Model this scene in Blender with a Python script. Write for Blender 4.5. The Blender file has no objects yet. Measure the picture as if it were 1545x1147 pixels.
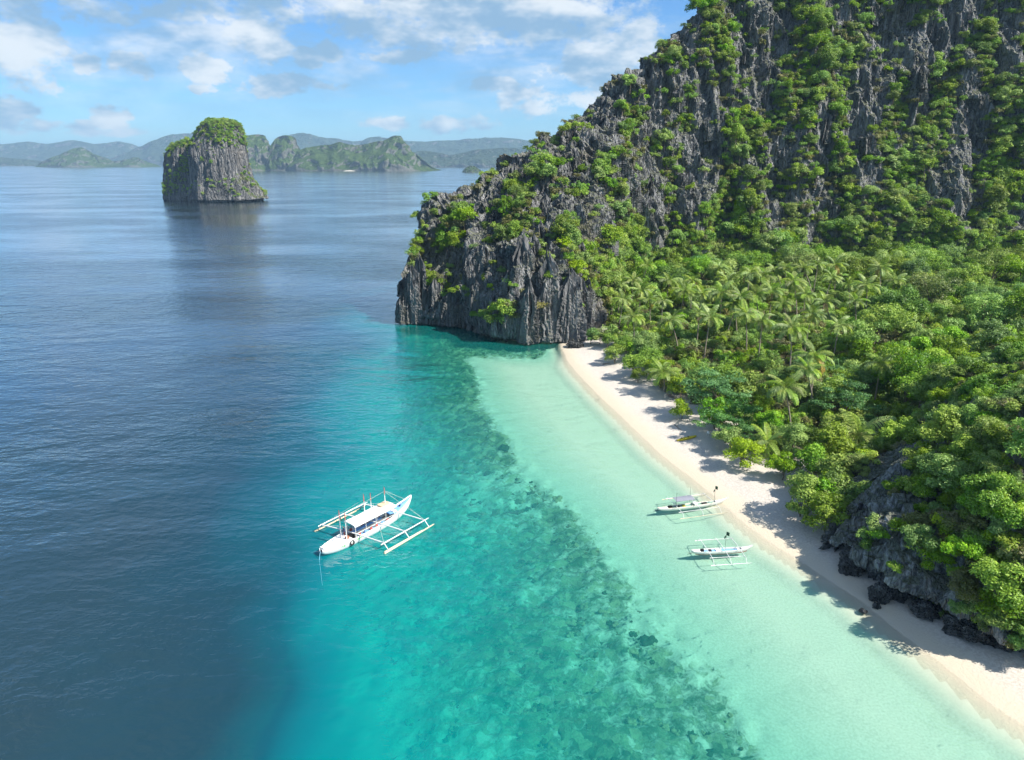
import bpy, bmesh, math, random
import numpy as np
from mathutils import Vector, Matrix, Euler

# ------------------------------------------------------------------ camera, sky, sun, exposure
SC = bpy.context.scene
COL = SC.collection
R = math.radians
CAM_H, FPX, CX, CY = 50.0, 1030.0, 772.5, 573.5        # drone height, focal length in photo pixels
PITCH = math.atan((CY - 243.0) / FPX)
cd = bpy.data.cameras.new('camera'); cam = bpy.data.objects.new('camera', cd); COL.objects.link(cam)
cam.location = (0, 0, CAM_H); cam.rotation_euler = (math.pi / 2 - PITCH, 0, 0)
cd.sensor_fit = 'HORIZONTAL'; cd.sensor_width = 36.0; cd.lens = 36.0 * FPX / 1545.0
cd.clip_start = 0.5; cd.clip_end = 60000
SC.camera = cam

SUN_EL, SUN_AZ = R(46), R(-22)                          # azimuth from +X towards the camera side
sun_dir = Vector((math.cos(SUN_EL) * math.cos(SUN_AZ), math.cos(SUN_EL) * math.sin(SUN_AZ), math.sin(SUN_EL)))
ld = bpy.data.lights.new('sun', 'SUN'); ld.energy = 5.0; ld.angle = R(0.53); ld.color = (1.0, 0.95, 0.87)
sun = bpy.data.objects.new('sun', ld); COL.objects.link(sun)
sun.rotation_euler = (-sun_dir).to_track_quat('-Z', 'Y').to_euler(); sun.location = (150, -40, 300)
SC.view_settings.view_transform = 'Standard'; SC.view_settings.look = 'None'
SC.view_settings.gamma = 1.0; SC.view_settings.use_curve_mapping = False
SC.view_settings.exposure = 0.86
SC.cycles.use_denoising = True
SC.cycles.max_bounces = 6; SC.cycles.diffuse_bounces = 3; SC.cycles.glossy_bounces = 2
SC.cycles.transmission_bounces = 3; SC.cycles.transparent_max_bounces = 8; SC.cycles.volume_bounces = 0
SC.cycles.use_adaptive_sampling = True; SC.cycles.adaptive_threshold = 0.02
SC.cycles.use_light_tree = False
SC.cycles.caustics_reflective = False; SC.cycles.caustics_refractive = False

class NT:
    """small helper to write node trees"""
    def __init__(s, tree): s.t = tree; s.n = tree.nodes; s.l = tree.links
    def put(s, sock, v):
        if v is None: return
        if isinstance(v, bpy.types.NodeSocket): s.l.new(v, sock)
        else:
            try: sock.default_value = v
            except Exception:
                sock.default_value = (*v, 1.0) if hasattr(v, '__len__') else (v, v, v)
    def node(s, typ, ins=None, out=0, **props):
        n = s.n.new(typ)
        for k, v in props.items(): setattr(n, k, v)
        for k, v in (ins or {}).items(): s.put(n.inputs[k], v)
        return n.outputs[out]
    def math(s, op, a, b=None, c=None, clamp=False):
        n = s.n.new('ShaderNodeMath'); n.operation = op; n.use_clamp = clamp
        for i, v in enumerate((a, b, c)): s.put(n.inputs[i], v)
        return n.outputs[0]
    def vmath(s, op, a, b=None, out=0):
        n = s.n.new('ShaderNodeVectorMath'); n.operation = op
        s.put(n.inputs[0], a); s.put(n.inputs[1], b)
        return n.outputs[out]
    def mix(s, f, a, b, blend='MIX'):
        n = s.n.new('ShaderNodeMix'); n.data_type = 'RGBA'; n.blend_type = blend
        s.put(n.inputs[0], f)
        for k, v in ((6, a), (7, b)):
            s.put(n.inputs[k], v if isinstance(v, bpy.types.NodeSocket) else (*v[:3], 1.0))
        return n.outputs[2]
    def maprange(s, v, a, b, c=0.0, d=1.0, smooth=True):
        n = s.n.new('ShaderNodeMapRange'); n.interpolation_type = 'SMOOTHSTEP' if smooth else 'LINEAR'; n.clamp = True
        for i, q in enumerate((v, a, b, c, d)): s.put(n.inputs[i], q)
        return n.outputs[0]
    def noise(s, vec, scale, detail=3.0, rough=0.55, dist=0.0, out=0):
        return s.node('ShaderNodeTexNoise', {'Vector': vec, 'Scale': scale, 'Detail': detail, 'Roughness': rough, 'Distortion': dist}, out)
    def ramp(s, f, stops, interp='LINEAR'):
        n = s.n.new('ShaderNodeValToRGB'); n.color_ramp.interpolation = interp; e = n.color_ramp.elements
        while len(e) < len(stops): e.new(0.5)
        for q, (p, c) in zip(e, stops): q.position = p; q.color = (*c, 1.0)
        s.put(n.inputs[0], f); return n.outputs[0]
    def attr(s, name, out=2): return s.node('ShaderNodeAttribute', {}, out, attribute_name=name)
    def mapping(s, vec, scale=(1, 1, 1), loc=(0, 0, 0)):
        return s.node('ShaderNodeMapping', {'Vector': vec, 'Scale': scale, 'Location': loc})

def material(name):
    m = bpy.data.materials.new(name); m.use_nodes = True
    nt = NT(m.node_tree); nt.n.clear()
    return m, nt, nt.n.new('ShaderNodeOutputMaterial')

def px_dir(x, y):
    u = (x - CX) / FPX; v = (y - CY) / FPX
    return np.array((u, math.cos(PITCH) - v * math.sin(PITCH), -math.sin(PITCH) - v * math.cos(PITCH)))
def PX(x, y, z=None, Y=None):
    """the world point seen at a photo pixel, on the plane of height z or at depth Y"""
    d = px_dir(x, y)
    t = (z - CAM_H) / d[2] if z is not None else Y / d[1]
    return np.array((0, 0, CAM_H)) + d * t
def to_px(p):
    p = np.asarray(p, float); q = p - np.array((0, 0, CAM_H))
    zc = q[..., 1] * math.cos(PITCH) - q[..., 2] * math.sin(PITCH)
    yc = q[..., 1] * math.sin(PITCH) + q[..., 2] * math.cos(PITCH)
    zc = np.maximum(zc, 0.1)
    return CX + FPX * q[..., 0] / zc, CY - FPX * yc / zc

# ---- world: Nishita sky with drifting cumulus
W = bpy.data.worlds.new('World'); SC.world = W; W.use_nodes = True
nt = NT(W.node_tree); nt.n.clear()
sky = nt.node('ShaderNodeTexSky', sky_type='NISHITA', sun_disc=False, sun_elevation=SUN_EL,
              sun_rotation=math.pi / 2 - SUN_AZ, air_density=1.0, dust_density=0.35, ozone_density=2.5, altitude=0.0)
vec = nt.node('ShaderNodeTexCoord', out=0)
warp = nt.node('ShaderNodeTexNoise', {'Vector': nt.mapping(vec, (1, 1, 1.7)), 'Scale': 11.0, 'Detail': 5.0, 'Roughness': 0.62}, 1)
wv = nt.vmath('MULTIPLY', nt.vmath('SUBTRACT', warp, (0.5, 0.5, 0.5)), (0.07, 0.0, 0.035))
pv = nt.vmath('ADD', vec, wv)
field = None
CLOUDS = [  # photo pixel, half sizes in pixels, weight
    (30, 75, 55, 42, .9), (145, 97, 22, 12, 1.0), (212, 96, 24, 20, .9), (165, 178, 17, 16, 1.0), (8, 168, 20, 18, 1.0),
    (305, 104, 26, 22, 1.0), (395, 62, 44, 30, .95), (455, 90, 22, 16, 1.0), (495, 82, 22, 14, 1.0), (415, 130, 40, 14, 1.0),
    (490, 132, 40, 10, .8), (605, 84, 46, 9, .9), (660, 45, 130, 30, .8), (720, 14, 150, 40, 1.0), (905, 95, 75, 34, 1.0), (965, 65, 40, 30, 1.0),
    (750, 130, 30, 14, .8), (690, 185, 70, 12, .75), (580, 188, 28, 10, .85), (800, 150, 60, 22, .75), (120, 190, 30, 8, .8), (68, 188, 22, 10, .8),
    (150, 202, 40, 6, .8), (310, 134, 20, 6, .8), (850, 30, 120, 34, .8), (560, 20, 120, 26, .7), (330, 14, 110, 20, .7), (100, 14, 120, 16, .6), (900, 150, 90, 18, .6)]
for (x, y, rx, ry, w) in CLOUDS:
    d = px_dir(x, y); d = d / np.linalg.norm(d)
    q = nt.vmath('MULTIPLY', nt.vmath('SUBTRACT', pv, tuple(d)), (FPX / rx * 0.85, 1.2, FPX / ry * 0.85))
    b = nt.maprange(nt.vmath('LENGTH', q, out=1), 1.5, 0.1, 0.0, w)
    field = b if field is None else nt.math('MAXIMUM', field, b)
# broken cloud deck: direction projected on a layer overhead, all round the sky
sx = nt.node('ShaderNodeSeparateXYZ', {0: vec})
sz = W.node_tree.nodes[-1].outputs[2]; sy = W.node_tree.nodes[-1].outputs[1]
den = nt.math('ADD', nt.math('MAXIMUM', sz, 0.0), 0.10)
lay = nt.node('ShaderNodeCombineXYZ', {0: nt.math('DIVIDE', sx, den), 1: nt.math('DIVIDE', sy, den), 2: 0.0})
deck = nt.noise(lay, 0.62, 7.0, 0.6, 0.3)
deck_a = nt.maprange(deck, 0.42, 0.60, 0.0, 0.85)
deck_a = nt.math('MULTIPLY', deck_a, nt.maprange(sz, 0.03, 0.17, 0.10, 1.0))
fine = nt.noise(nt.mapping(vec, (1, 1, 1.6)), 26.0, 7.0, 0.66)
puff = nt.maprange(nt.math('ADD', field, nt.math('MULTIPLY', nt.math('SUBTRACT', fine, 0.5), 1.9)), 0.24, 0.72, 0.0, 0.92)
puff = nt.math('MULTIPLY', puff, nt.maprange(field, 0.02, 0.30))
alpha = nt.math('MAXIMUM', puff, deck_a)
shade = nt.maprange(nt.noise(nt.mapping(vec, (1, 1, 2.2), (0, 0, 0.02)), 9.0, 4.0, 0.6), 0.40, 0.66)
ccol = nt.mix(shade, (0.17, 0.275, 0.39), (0.50, 0.53, 0.55))
skyc = nt.vmath('MULTIPLY', sky, (0.040, 0.066, 0.092))
full = nt.mix(alpha, skyc, ccol)
bg = nt.node('ShaderNodeBackground', {'Color': full, 'Strength': 1.0})
wo = nt.n.new('ShaderNodeOutputWorld'); nt.l.new(bg, wo.inputs[0])

W.cycles.sampling_method = 'MANUAL'; W.cycles.sample_map_resolution = 512

# ------------------------------------------------------------------ object helpers
def tag(o, label=None, cat=None, group=None, kind=None):
    if label: o['label'] = label
    if cat: o['category'] = cat
    if group: o['group'] = group
    if kind: o['kind'] = kind
    return o
def link(o, parent=None):
    COL.objects.link(o)
    if parent is not None: o.parent = parent
    return o
def empty(name, loc=(0, 0, 0), rz=0.0, scale=1.0):
    o = bpy.data.objects.new(name, None); o.location = loc; o.rotation_euler = (0, 0, rz); o.scale = (scale,) * 3
    o.empty_display_size = 0.3
    return link(o)
def mesh_np(name, V, F, mats=(), smooth=True, attrs=None):
    V = np.ascontiguousarray(V, np.float32); F = np.ascontiguousarray(F, np.int32); k = F.shape[1]
    me = bpy.data.meshes.new(name)
    me.vertices.add(len(V)); me.vertices.foreach_set('co', V.ravel())
    me.loops.add(F.size); me.loops.foreach_set('vertex_index', F.ravel())
    me.polygons.add(len(F)); me.polygons.foreach_set('loop_start', np.arange(0, F.size, k, dtype=np.int32))
    me.polygons.foreach_set('loop_total', np.full(len(F), k, np.int32))
    me.polygons.foreach_set('use_smooth', np.full(len(F), smooth, bool))
    for an, av in (attrs or {}).items():
        a = me.attributes.new(an, 'FLOAT', 'POINT'); a.data.foreach_set('value', np.ascontiguousarray(av, np.float32))
    for m in (mats if isinstance(mats, (list, tuple)) else [mats]): me.materials.append(m)
    me.update(calc_edges=True); me.validate()
    return me
def obj(name, me, parent=None):
    return link(bpy.data.objects.new(name, me), parent)
def grid_faces(m, n, close=False):
    i = np.arange(m - 1)[:, None]; j = np.arange(n if close else n - 1)[None, :]; j2 = (j + 1) % n
    return np.stack([i * n + j, i * n + j2, (i + 1) * n + j2, (i + 1) * n + j], -1).reshape(-1, 4)

# ---- noise in numpy
_rg = np.random.default_rng(7)
_perm = np.concatenate([_rg.permutation(256)] * 3).astype(np.int32)
_grad = _rg.normal(size=(256, 3)); _grad /= np.linalg.norm(_grad, axis=1)[:, None]
def pnoise(P):
    P = np.asarray(P, np.float64); sh = P.shape[:-1]; P = P.reshape(-1, 3)
    I = np.floor(P).astype(np.int64); f = P - I; I &= 255
    w = f * f * f * (f * (f * 6 - 15) + 10); res = 0
    for dx in (0, 1):
        for dy in (0, 1):
            for dz in (0, 1):
                h = _perm[_perm[_perm[(I[:, 0] + dx) & 255] + ((I[:, 1] + dy) & 255)] + ((I[:, 2] + dz) & 255)]
                g = _grad[h]
                dot = g[:, 0] * (f[:, 0] - dx) + g[:, 1] * (f[:, 1] - dy) + g[:, 2] * (f[:, 2] - dz)
                ww = (w[:, 0] if dx else 1 - w[:, 0]) * (w[:, 1] if dy else 1 - w[:, 1]) * (w[:, 2] if dz else 1 - w[:, 2])
                res = res + ww * dot
    return (res * 1.5).reshape(sh)
def fbm(P, s, oct=4, gain=0.5, lac=2.03):
    P = np.asarray(P, float) * np.asarray(s, float); a = 1.0; r = 0
    for k in range(oct):
        r = r + a * pnoise(P + 17.3 * k); P = P * lac; a *= gain
    return r
def ridged(P, s, oct=3, gain=0.5, lac=2.1):
    P = np.asarray(P, float) * np.asarray(s, float); a = 1.0; r = 0; t = 0
    for k in range(oct):
        r = r + a * (1 - np.abs(pnoise(P + 31.7 * k)) * 2.0); t += a; P = P * lac; a *= gain
    return r / t
def sstep(a, b, x):
    t = np.clip((np.asarray(x, float) - a) / (b - a), 0, 1); return t * t * (3 - 2 * t)
def resample(A, n, axis=0, closed=False, pos=None):
    """Catmull-Rom resampling of control points along an axis"""
    A = np.moveaxis(np.asarray(A, float), axis, 0); k = len(A)
    if pos is None: pos = np.linspace(0, k if closed else k - 1, n, endpoint=not closed)
    i = np.minimum(np.floor(pos).astype(int), (k - 1 if closed else k - 2)); t = (pos - i).reshape((-1,) + (1,) * (A.ndim - 1))
    g = (lambda q: A[q % k]) if closed else (lambda q: A[np.clip(q, 0, k - 1)])
    p0, p1, p2, p3 = g(i - 1), g(i), g(i + 1), g(i + 2)
    o = 0.5 * (2 * p1 + (p2 - p0) * t + (2 * p0 - 5 * p1 + 4 * p2 - p3) * t * t + (3 * p1 - p0 - 3 * p2 + p3) * t ** 3)
    return np.moveaxis(o, 0, axis)
def grid_normals(P, close=False):
    a = np.gradient(P, axis=0)
    b = (np.roll(P, -1, 1) - np.roll(P, 1, 1)) if close else np.gradient(P, axis=1)
    n = np.cross(b, a); return n / np.maximum(np.linalg.norm(n, axis=-1, keepdims=True), 1e-9)
# ------------------------------------------------------------------ materials of the setting
def mat_rock(name, dark=(0.055, 0.058, 0.064), light=(0.36, 0.355, 0.35), warm=(0.19, 0.155, 0.115), far=1.0, green=0.55):
    m, nt, out = material(name)
    co = nt.node('ShaderNodeTexCoord', out=3)
    st = nt.mapping(co, (1.0 / far, 1.0 / far, 0.14 / far))
    n1 = nt.noise(st, 0.55, 6.0, 0.62)
    n2 = nt.noise(nt.mapping(co, (1.0 / far,) * 3), 0.07, 4.0, 0.55)
    n3 = nt.noise(nt.mapping(co, (1.0 / far, 1.0 / far, 0.3 / far)), 2.3, 5.0, 0.65)
    f = nt.maprange(nt.math('ADD', nt.math('MULTIPLY', n1, 0.65), nt.math('MULTIPLY', n3, 0.35)), 0.36, 0.68)
    c = nt.mix(f, dark, light)
    c = nt.mix(nt.math('MULTIPLY', nt.maprange(n2, 0.55, 0.70), 0.45), c, warm)
    nz = nt.node('ShaderNodeSeparateXYZ', {0: nt.node('ShaderNodeNewGeometry', out=1)}, 2)
    moss = nt.math('MULTIPLY', nt.maprange(nt.math('ADD', nz, nt.math('MULTIPLY', nt.math('SUBTRACT', n2, 0.5), 0.9)), 0.42, 0.72), green)
    c = nt.mix(moss, c, nt.mix(n1, (0.05, 0.09, 0.02), (0.16, 0.15, 0.06)))
    z = nt.node('ShaderNodeSeparateXYZ', {0: co}, 2)
    wet = nt.maprange(nt.math('ADD', z, nt.math('MULTIPLY', n3, 1.2)), 1.0, 2.4, 0.45, 0.0)
    c = nt.mix(wet, c, (0.012, 0.012, 0.012))
    vo = nt.node('ShaderNodeTexVoronoi', {'Vector': nt.vmath('ADD', nt.mapping(co, (1.0 / far, 1.0 / far, 0.13 / far)), nt.vmath('MULTIPLY', nt.noise(co, 0.5 / far, 3.0, out=1), (1.2, 1.2, 0.5))), 'Scale': 0.85}, 0, feature='DISTANCE_TO_EDGE')
    h = nt.math('ADD', nt.math('MULTIPLY', n1, 0.9), nt.math('ADD', nt.math('MULTIPLY', n3, 0.85), nt.math('MULTIPLY', nt.maprange(vo, 0.0, 0.22), 0.8)))
    bump = nt.node('ShaderNodeBump', {'Strength': 1.0, 'Distance': 0.9 * far, 'Height': h})
    b = nt.node('ShaderNodeBsdfPrincipled', {'Base Color': c, 'Roughness': 0.85, 'Normal': bump, 'Specular IOR Level': 0.25})
    nt.l.new(b, out.inputs[0]); return m
M_ROCK = mat_rock('limestone')
M_ROCK_NEAR = mat_rock('limestone_near', far=0.55, light=(0.44, 0.445, 0.455))
M_ROCK_ISLET = mat_rock('limestone_islet', far=3.2, green=0.75, light=(0.29, 0.28, 0.265))

def mat_forest(name, a, b, scale):
    m, nt, out = material(name)
    co = nt.node('ShaderNodeTexCoord', out=3)
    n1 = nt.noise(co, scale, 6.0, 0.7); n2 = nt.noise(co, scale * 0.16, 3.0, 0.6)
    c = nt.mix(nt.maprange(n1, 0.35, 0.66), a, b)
    nz = nt.node('ShaderNodeSeparateXYZ', {0: nt.node('ShaderNodeNewGeometry', out=1)}, 2)
    rockf = nt.maprange(nt.math('ADD', nz, nt.math('MULTIPLY', nt.math('SUBTRACT', n2, 0.5), 0.5)), 0.42, 0.22, 0.0, 0.85)
    c = nt.mix(rockf, c, nt.mix(n1, (0.08, 0.08, 0.085), (0.30, 0.28, 0.25)))
    bump = nt.node('ShaderNodeBump', {'Strength': 1.0, 'Distance': 0.9 / scale, 'Height': n1})
    s = nt.node('ShaderNodeBsdfDiffuse', {'Color': c, 'Normal': bump}); nt.l.new(s, out.inputs[0]); return m
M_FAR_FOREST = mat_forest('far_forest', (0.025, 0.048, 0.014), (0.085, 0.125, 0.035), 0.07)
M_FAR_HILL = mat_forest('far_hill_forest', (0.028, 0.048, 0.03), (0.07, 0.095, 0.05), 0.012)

# ------------------------------------------------------------------ shore line, ground and sea bed
SHORE_PX = [(846, 524), (856, 545), (872, 565), (900, 594), (935, 627), (965, 656), (1000, 689), (1045, 723), (1085, 756), (1120, 788),
            (1160, 818), (1205, 846), (1250, 876), (1300, 908), (1350, 950), (1398, 985), (1440, 1018), (1490, 1060), (1545, 1096), (1650, 1165), (1800, 1290)]
shore = [PX(x, y, z=0)[:2] for x, y in SHORE_PX]
CLIFF_PX = [(846, 518), (800, 519), (760, 516), (725, 502), (690, 496), (640, 491), (602, 488)]
cliff = [PX(x, y, z=0)[:2] + (np.array((5.0, 6.0)) if x < 700 else np.array((0.0, 3.0))) for x, y in CLIFF_PX][::-1]
back = [np.array(q) for q in [(58, 5), (75, -60), (420, -80), (520, 300), (420, 560), (160, 520), (20, 370), (-15, 300), (-30, 250)]]
POLY = np.array(shore + back + cliff)
def seg_dist(P, A, B):
    d = B - A; t = np.clip(((P - A) @ d) / max(d @ d, 1e-9), 0, 1)
    return np.linalg.norm(P - (A + t[:, None] * d), axis=1)
def shore_d(P):
    """signed distance to the shore line: positive on land"""
    P = np.asarray(P, float).reshape(-1, 2); best = np.full(len(P), 1e9); ins = np.zeros(len(P), bool)
    k = len(POLY)
    for i in range(k):
        A, B = POLY[i], POLY[(i + 1) % k]
        best = np.minimum(best, seg_dist(P, A, B))
        c = ((A[1] > P[:, 1]) != (B[1] > P[:, 1]))
        with np.errstate(divide='ignore', invalid='ignore'):
            xi = A[0] + (P[:, 1] - A[1]) / (B[1] - A[1] + 1e-12) * (B[0] - A[0])
        ins ^= c & (P[:, 0] < xi)
    return np.where(ins, best, -best)
DEPTH_LINES = {
    1.45: [(720, 525), (745, 560), (775, 610), (815, 660), (880, 722), (950, 790), (1010, 850), (1070, 915), (1140, 990), (1225, 1090), (1290, 1160), (1420, 1290)],
    2.4: [(640, 497), (690, 545), (705, 610), (765, 700), (850, 780), (900, 850), (950, 930), (1010, 1010), (1060, 1080), (1110, 1160), (1190, 1290)],
    4.2: [(612, 500), (635, 545), (640, 610), (680, 700), (740, 780), (760, 860), (780, 940), (800, 1030), (820, 1147), (840, 1290)],
    6.5: [(600, 503), (616, 560), (612, 640), (620, 720), (635, 790), (630, 870), (625, 950), (620, 1040), (610, 1147), (600, 1290)],
    10.: [(590, 494), (575, 560), (560, 640), (545, 720), (530, 790), (520, 870), (510, 950), (500, 1040), (485, 1147), (470, 1290)],
    17.: [(570, 488), (500, 560), (470, 640), (450, 720), (440, 790), (430, 870), (415, 950), (400, 1040), (380, 1147), (350, 1290)],
    26.: [(540, 480), (400, 560), (350, 640), (310, 720), (290, 790), (270, 870), (250, 950), (230, 1040), (200, 1147), (150, 1290)],
    30.: [(500, 420), (300, 480), (150, 560), (60, 700), (0, 850), (-100, 1147)]}
_cp, _cv = [], []
for dep, pts in DEPTH_LINES.items():
    for q in pts: _cp.append(PX(*q, z=0)[:2]); _cv.append(dep)
for q in shore[::2]: _cp.append(q); _cv.append(0.0)
_cp = np.array(_cp); _cv = np.array(_cv)
_K = np.linalg.norm(_cp[:, None] - _cp[None], axis=2) + 2.5 * np.eye(len(_cp))
_A = np.block([[-_K, np.ones((len(_cp), 1)), _cp], [np.ones((1, len(_cp))), np.zeros((1, 3))], [_cp.T, np.zeros((2, 3))]])
_w = np.linalg.solve(_A, np.concatenate([_cv, np.zeros(3)]))
def sea_depth(P, d=None):
    P = np.asarray(P, float).reshape(-1, 2); r = np.empty(len(P))
    if d is None: d = shore_d(P)
    for s in range(0, len(P), 20000):
        q = P[s:s + 20000]
        r[s:s + 20000] = -np.linalg.norm(q[:, None] - _cp[None], axis=2) @ _w[:len(_cp)] + _w[len(_cp)] + q @ _w[len(_cp) + 1:]
    r = r + np.clip(r - 2, 0, 12) * 0.34 * fbm(np.c_[P, np.zeros(len(P))], 0.045, 4)
    far = np.maximum(np.maximum(sstep(215, 245, P[:, 1]), sstep(-75, -110, P[:, 0])), sstep(-40, -70, P[:, 1]))
    r = r * (1 - far) + 30 * far
    off = np.maximum(-d, 0)
    r = np.maximum(r, 1.0 + 1.6 * sstep(16, 6, P[:, 0]) * sstep(165, 192, P[:, 1]))
    lim = 0.02 + 0.16 * off + 0.012 * off ** 2
    lim = lim + 4.5 * sstep(16, 6, P[:, 0]) * sstep(165, 192, P[:, 1]) * sstep(0, 1.5, off)
    return np.clip(np.minimum(r, lim), 0, 30)
def ground_z(P):
    P = np.asarray(P, float).reshape(-1, 2); d = shore_d(P)
    land = 0.115 * np.clip(d, 0, 16) + 0.07 * np.clip(d - 16, 0, 110) * sstep(10, 40, d)
    n = fbm(np.c_[P, np.zeros(len(P))], 0.12, 3) * 0.5
    n2 = fbm(np.c_[P, np.zeros(len(P)) + 3], 0.6, 2) * 0.06
    z = land + (n + n2) * sstep(2, 14, d)
    return np.where(d > 0, z, -sea_depth(P, d)), d
gx = np.arange(-112, 250.1, 0.6); gy = np.concatenate([np.arange(20, 215, 0.6), np.arange(215, 420, 2.5)])
GX, GY = np.meshgrid(gx, gy); P2 = np.c_[GX.ravel(), GY.ravel()]
gz, gd = ground_z(P2)
reef = sstep(1.55, 2.3, -gz) * (1 - 0.75 * sstep(5.0, 9, -gz))
_X, _Y = to_px(np.c_[P2, 0 * gz])
reef = reef * (1 + 0.55 * np.exp(-(((_X - 665) / 75) ** 2 + ((_Y - 560) / 70) ** 2)))
lump = np.clip(fbm(np.c_[P2, np.zeros(len(P2))], 0.45, 4), -1, 1)
gz = np.where(gd < 0, np.minimum(gz + reef * (0.35 + lump * 0.75), np.where(reef > 0.05, -0.9, 9.0)), gz)
GF = grid_faces(len(gy), len(gx))
landf = gz[GF].max(1) > -0.25
m, nt, out = material('white_sand')
co = nt.node('ShaderNodeTexCoord', out=3); dd = nt.attr('inland')
n1 = nt.noise(co, 0.35, 4.0); n2 = nt.noise(co, 3.5, 4.0, 0.65); n3 = nt.noise(co, 18.0, 2.0)
dry = nt.mix(nt.maprange(n2, 0.35, 0.65), (0.47, 0.42, 0.36), (0.59, 0.545, 0.48))
e = nt.math('ADD', dd, nt.math('MULTIPLY', nt.math('SUBTRACT', n1, 0.5), 2.6))
c = nt.mix(nt.maprange(e, 1.0, 5.0), (0.58, 0.505, 0.385), dry)
deb = nt.math('MULTIPLY', nt.maprange(n2, 0.55, 0.66), nt.maprange(e, 6.5, 12.0))
c = nt.mix(nt.math('MULTIPLY', deb, 0.5), c, (0.17, 0.12, 0.08))
c = nt.mix(nt.maprange(nt.math('ADD', e, nt.math('MULTIPLY', n2, 6.0)), 20.0, 27.0), c, nt.mix(n2, (0.05, 0.04, 0.02), (0.13, 0.12, 0.05)))
bp = nt.node('ShaderNodeBump', {'Strength': 0.6, 'Distance': 0.12, 'Height': nt.math('ADD', n2, nt.math('MULTIPLY', n3, 0.4))})
b = nt.node('ShaderNodeBsdfPrincipled', {'Base Color': c, 'Roughness': nt.maprange(e, 0.5, 4.0, 0.35, 0.95), 'Normal': bp, 'Specular IOR Level': 0.2})
nt.l.new(b, out.inputs[0]); M_SAND = m
m, nt, out = material('sea_bed_sand_and_reef')
co = nt.node('ShaderNodeTexCoord', out=3); rf = nt.attr('reef')
n0 = nt.noise(co, 0.055, 3.0, 0.5); n1 = nt.noise(co, 0.28, 5.0, 0.62, 0.4); n2 = nt.noise(co, 1.1, 4.0, 0.65, 0.6); n3 = nt.noise(co, 4.0, 3.0, 0.6)
across = nt.math('ADD', nt.vmath('DOT_PRODUCT', co, (0.88, 0.47, 0.0), out=1), nt.math('MULTIPLY', nt.noise(co, 0.16, 3.0, 0.6), 9.0))
wv_ = nt.math('MULTIPLY', nt.math('ADD', nt.math('SINE', nt.math('MULTIPLY', across, 5.2)), 1.0), nt.maprange(nt.noise(co, 0.22, 3.0), 0.4, 0.65, 0.0, 0.55))
cells = nt.node('ShaderNodeTexVoronoi', {'Vector': nt.vmath('ADD', co, nt.vmath('MULTIPLY', nt.noise(co, 0.8, 2.0, out=1), (1.6, 1.6, 0))), 'Scale': 0.62}, 0, feature='DISTANCE_TO_EDGE')
caus = nt.maprange(cells, 0.10, 0.0)
sandc = nt.mix(nt.maprange(n3, 0.3, 0.7), (0.48, 0.465, 0.365), (0.58, 0.56, 0.45))
sandc = nt.mix(nt.math('MULTIPLY', nt.maprange(wv_, 0.3, 1.1), 0.20), sandc, (0.40, 0.40, 0.30))
heads = nt.node('ShaderNodeTexVoronoi', {'Vector': nt.vmath('ADD', co, nt.vmath('MULTIPLY', nt.noise(co, 1.3, 2.0, out=1), (0.7, 0.7, 0))), 'Scale': 1.05}, 1)
headv = nt.node('ShaderNodeSeparateXYZ', {0: heads}, 0)
k = nt.math('ADD', nt.math('MULTIPLY', n0, 0.85), nt.math('ADD', nt.math('MULTIPLY', n1, 0.75), nt.math('ADD', nt.math('MULTIPLY', n2, 0.70), nt.math('MULTIPLY', nt.math('SUBTRACT', headv, 0.5), 0.22))))
k = nt.math('ADD', k, nt.math('MULTIPLY', nt.math('SUBTRACT', rf, 1.0), 0.62))
cover = nt.maprange(k, 0.88, 1.20)
coral = nt.ramp(nt.math('ADD', nt.math('MULTIPLY', headv, 0.55), nt.math('MULTIPLY', n3, 0.5)), [(0.25, (0.020, 0.050, 0.028)), (0.5, (0.06, 0.105, 0.055)), (0.78, (0.25, 0.27, 0.15))])
sandc = nt.mix(nt.maprange(nt.attr('inland'), -4.5, -1.0), sandc, (0.66, 0.60, 0.475))
c = nt.mix(nt.math('MULTIPLY', cover, 0.94), sandc, coral)
bp = nt.node('ShaderNodeBump', {'Strength': 0.5, 'Distance': 0.25, 'Height': nt.math('MULTIPLY', n3, nt.math('ADD', cover, 0.1))})
b = nt.node('ShaderNodeBsdfDiffuse', {'Color': c, 'Normal': bp}); nt.l.new(b, out.inputs[0]); M_BED = m
def sub_mesh(name, faces, mat, attrs):
    u, inv = np.unique(faces, return_inverse=True)
    return mesh_np(name, np.c_[P2, gz][u], inv.reshape(-1, 4), mat, True, {k_: v_[u] for k_, v_ in attrs.items()})
tag(obj('beach', sub_mesh('beach', GF[landf], M_SAND, {'inland': gd})), 'white sand beach curving along the cove and running under the trees', 'beach', kind='structure')
keep = ~landf & (gd[GF].max(1) > -140)
tag(obj('seabed', sub_mesh('seabed', GF[keep], M_BED, {'reef': reef, 'inland': gd})), 'pale sandy sea bed with dark coral reef under clear water', 'sea bed', kind='structure')
def height_at(x, y):
    return float(ground_z(np.array([[x, y]]))[0][0])

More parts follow.
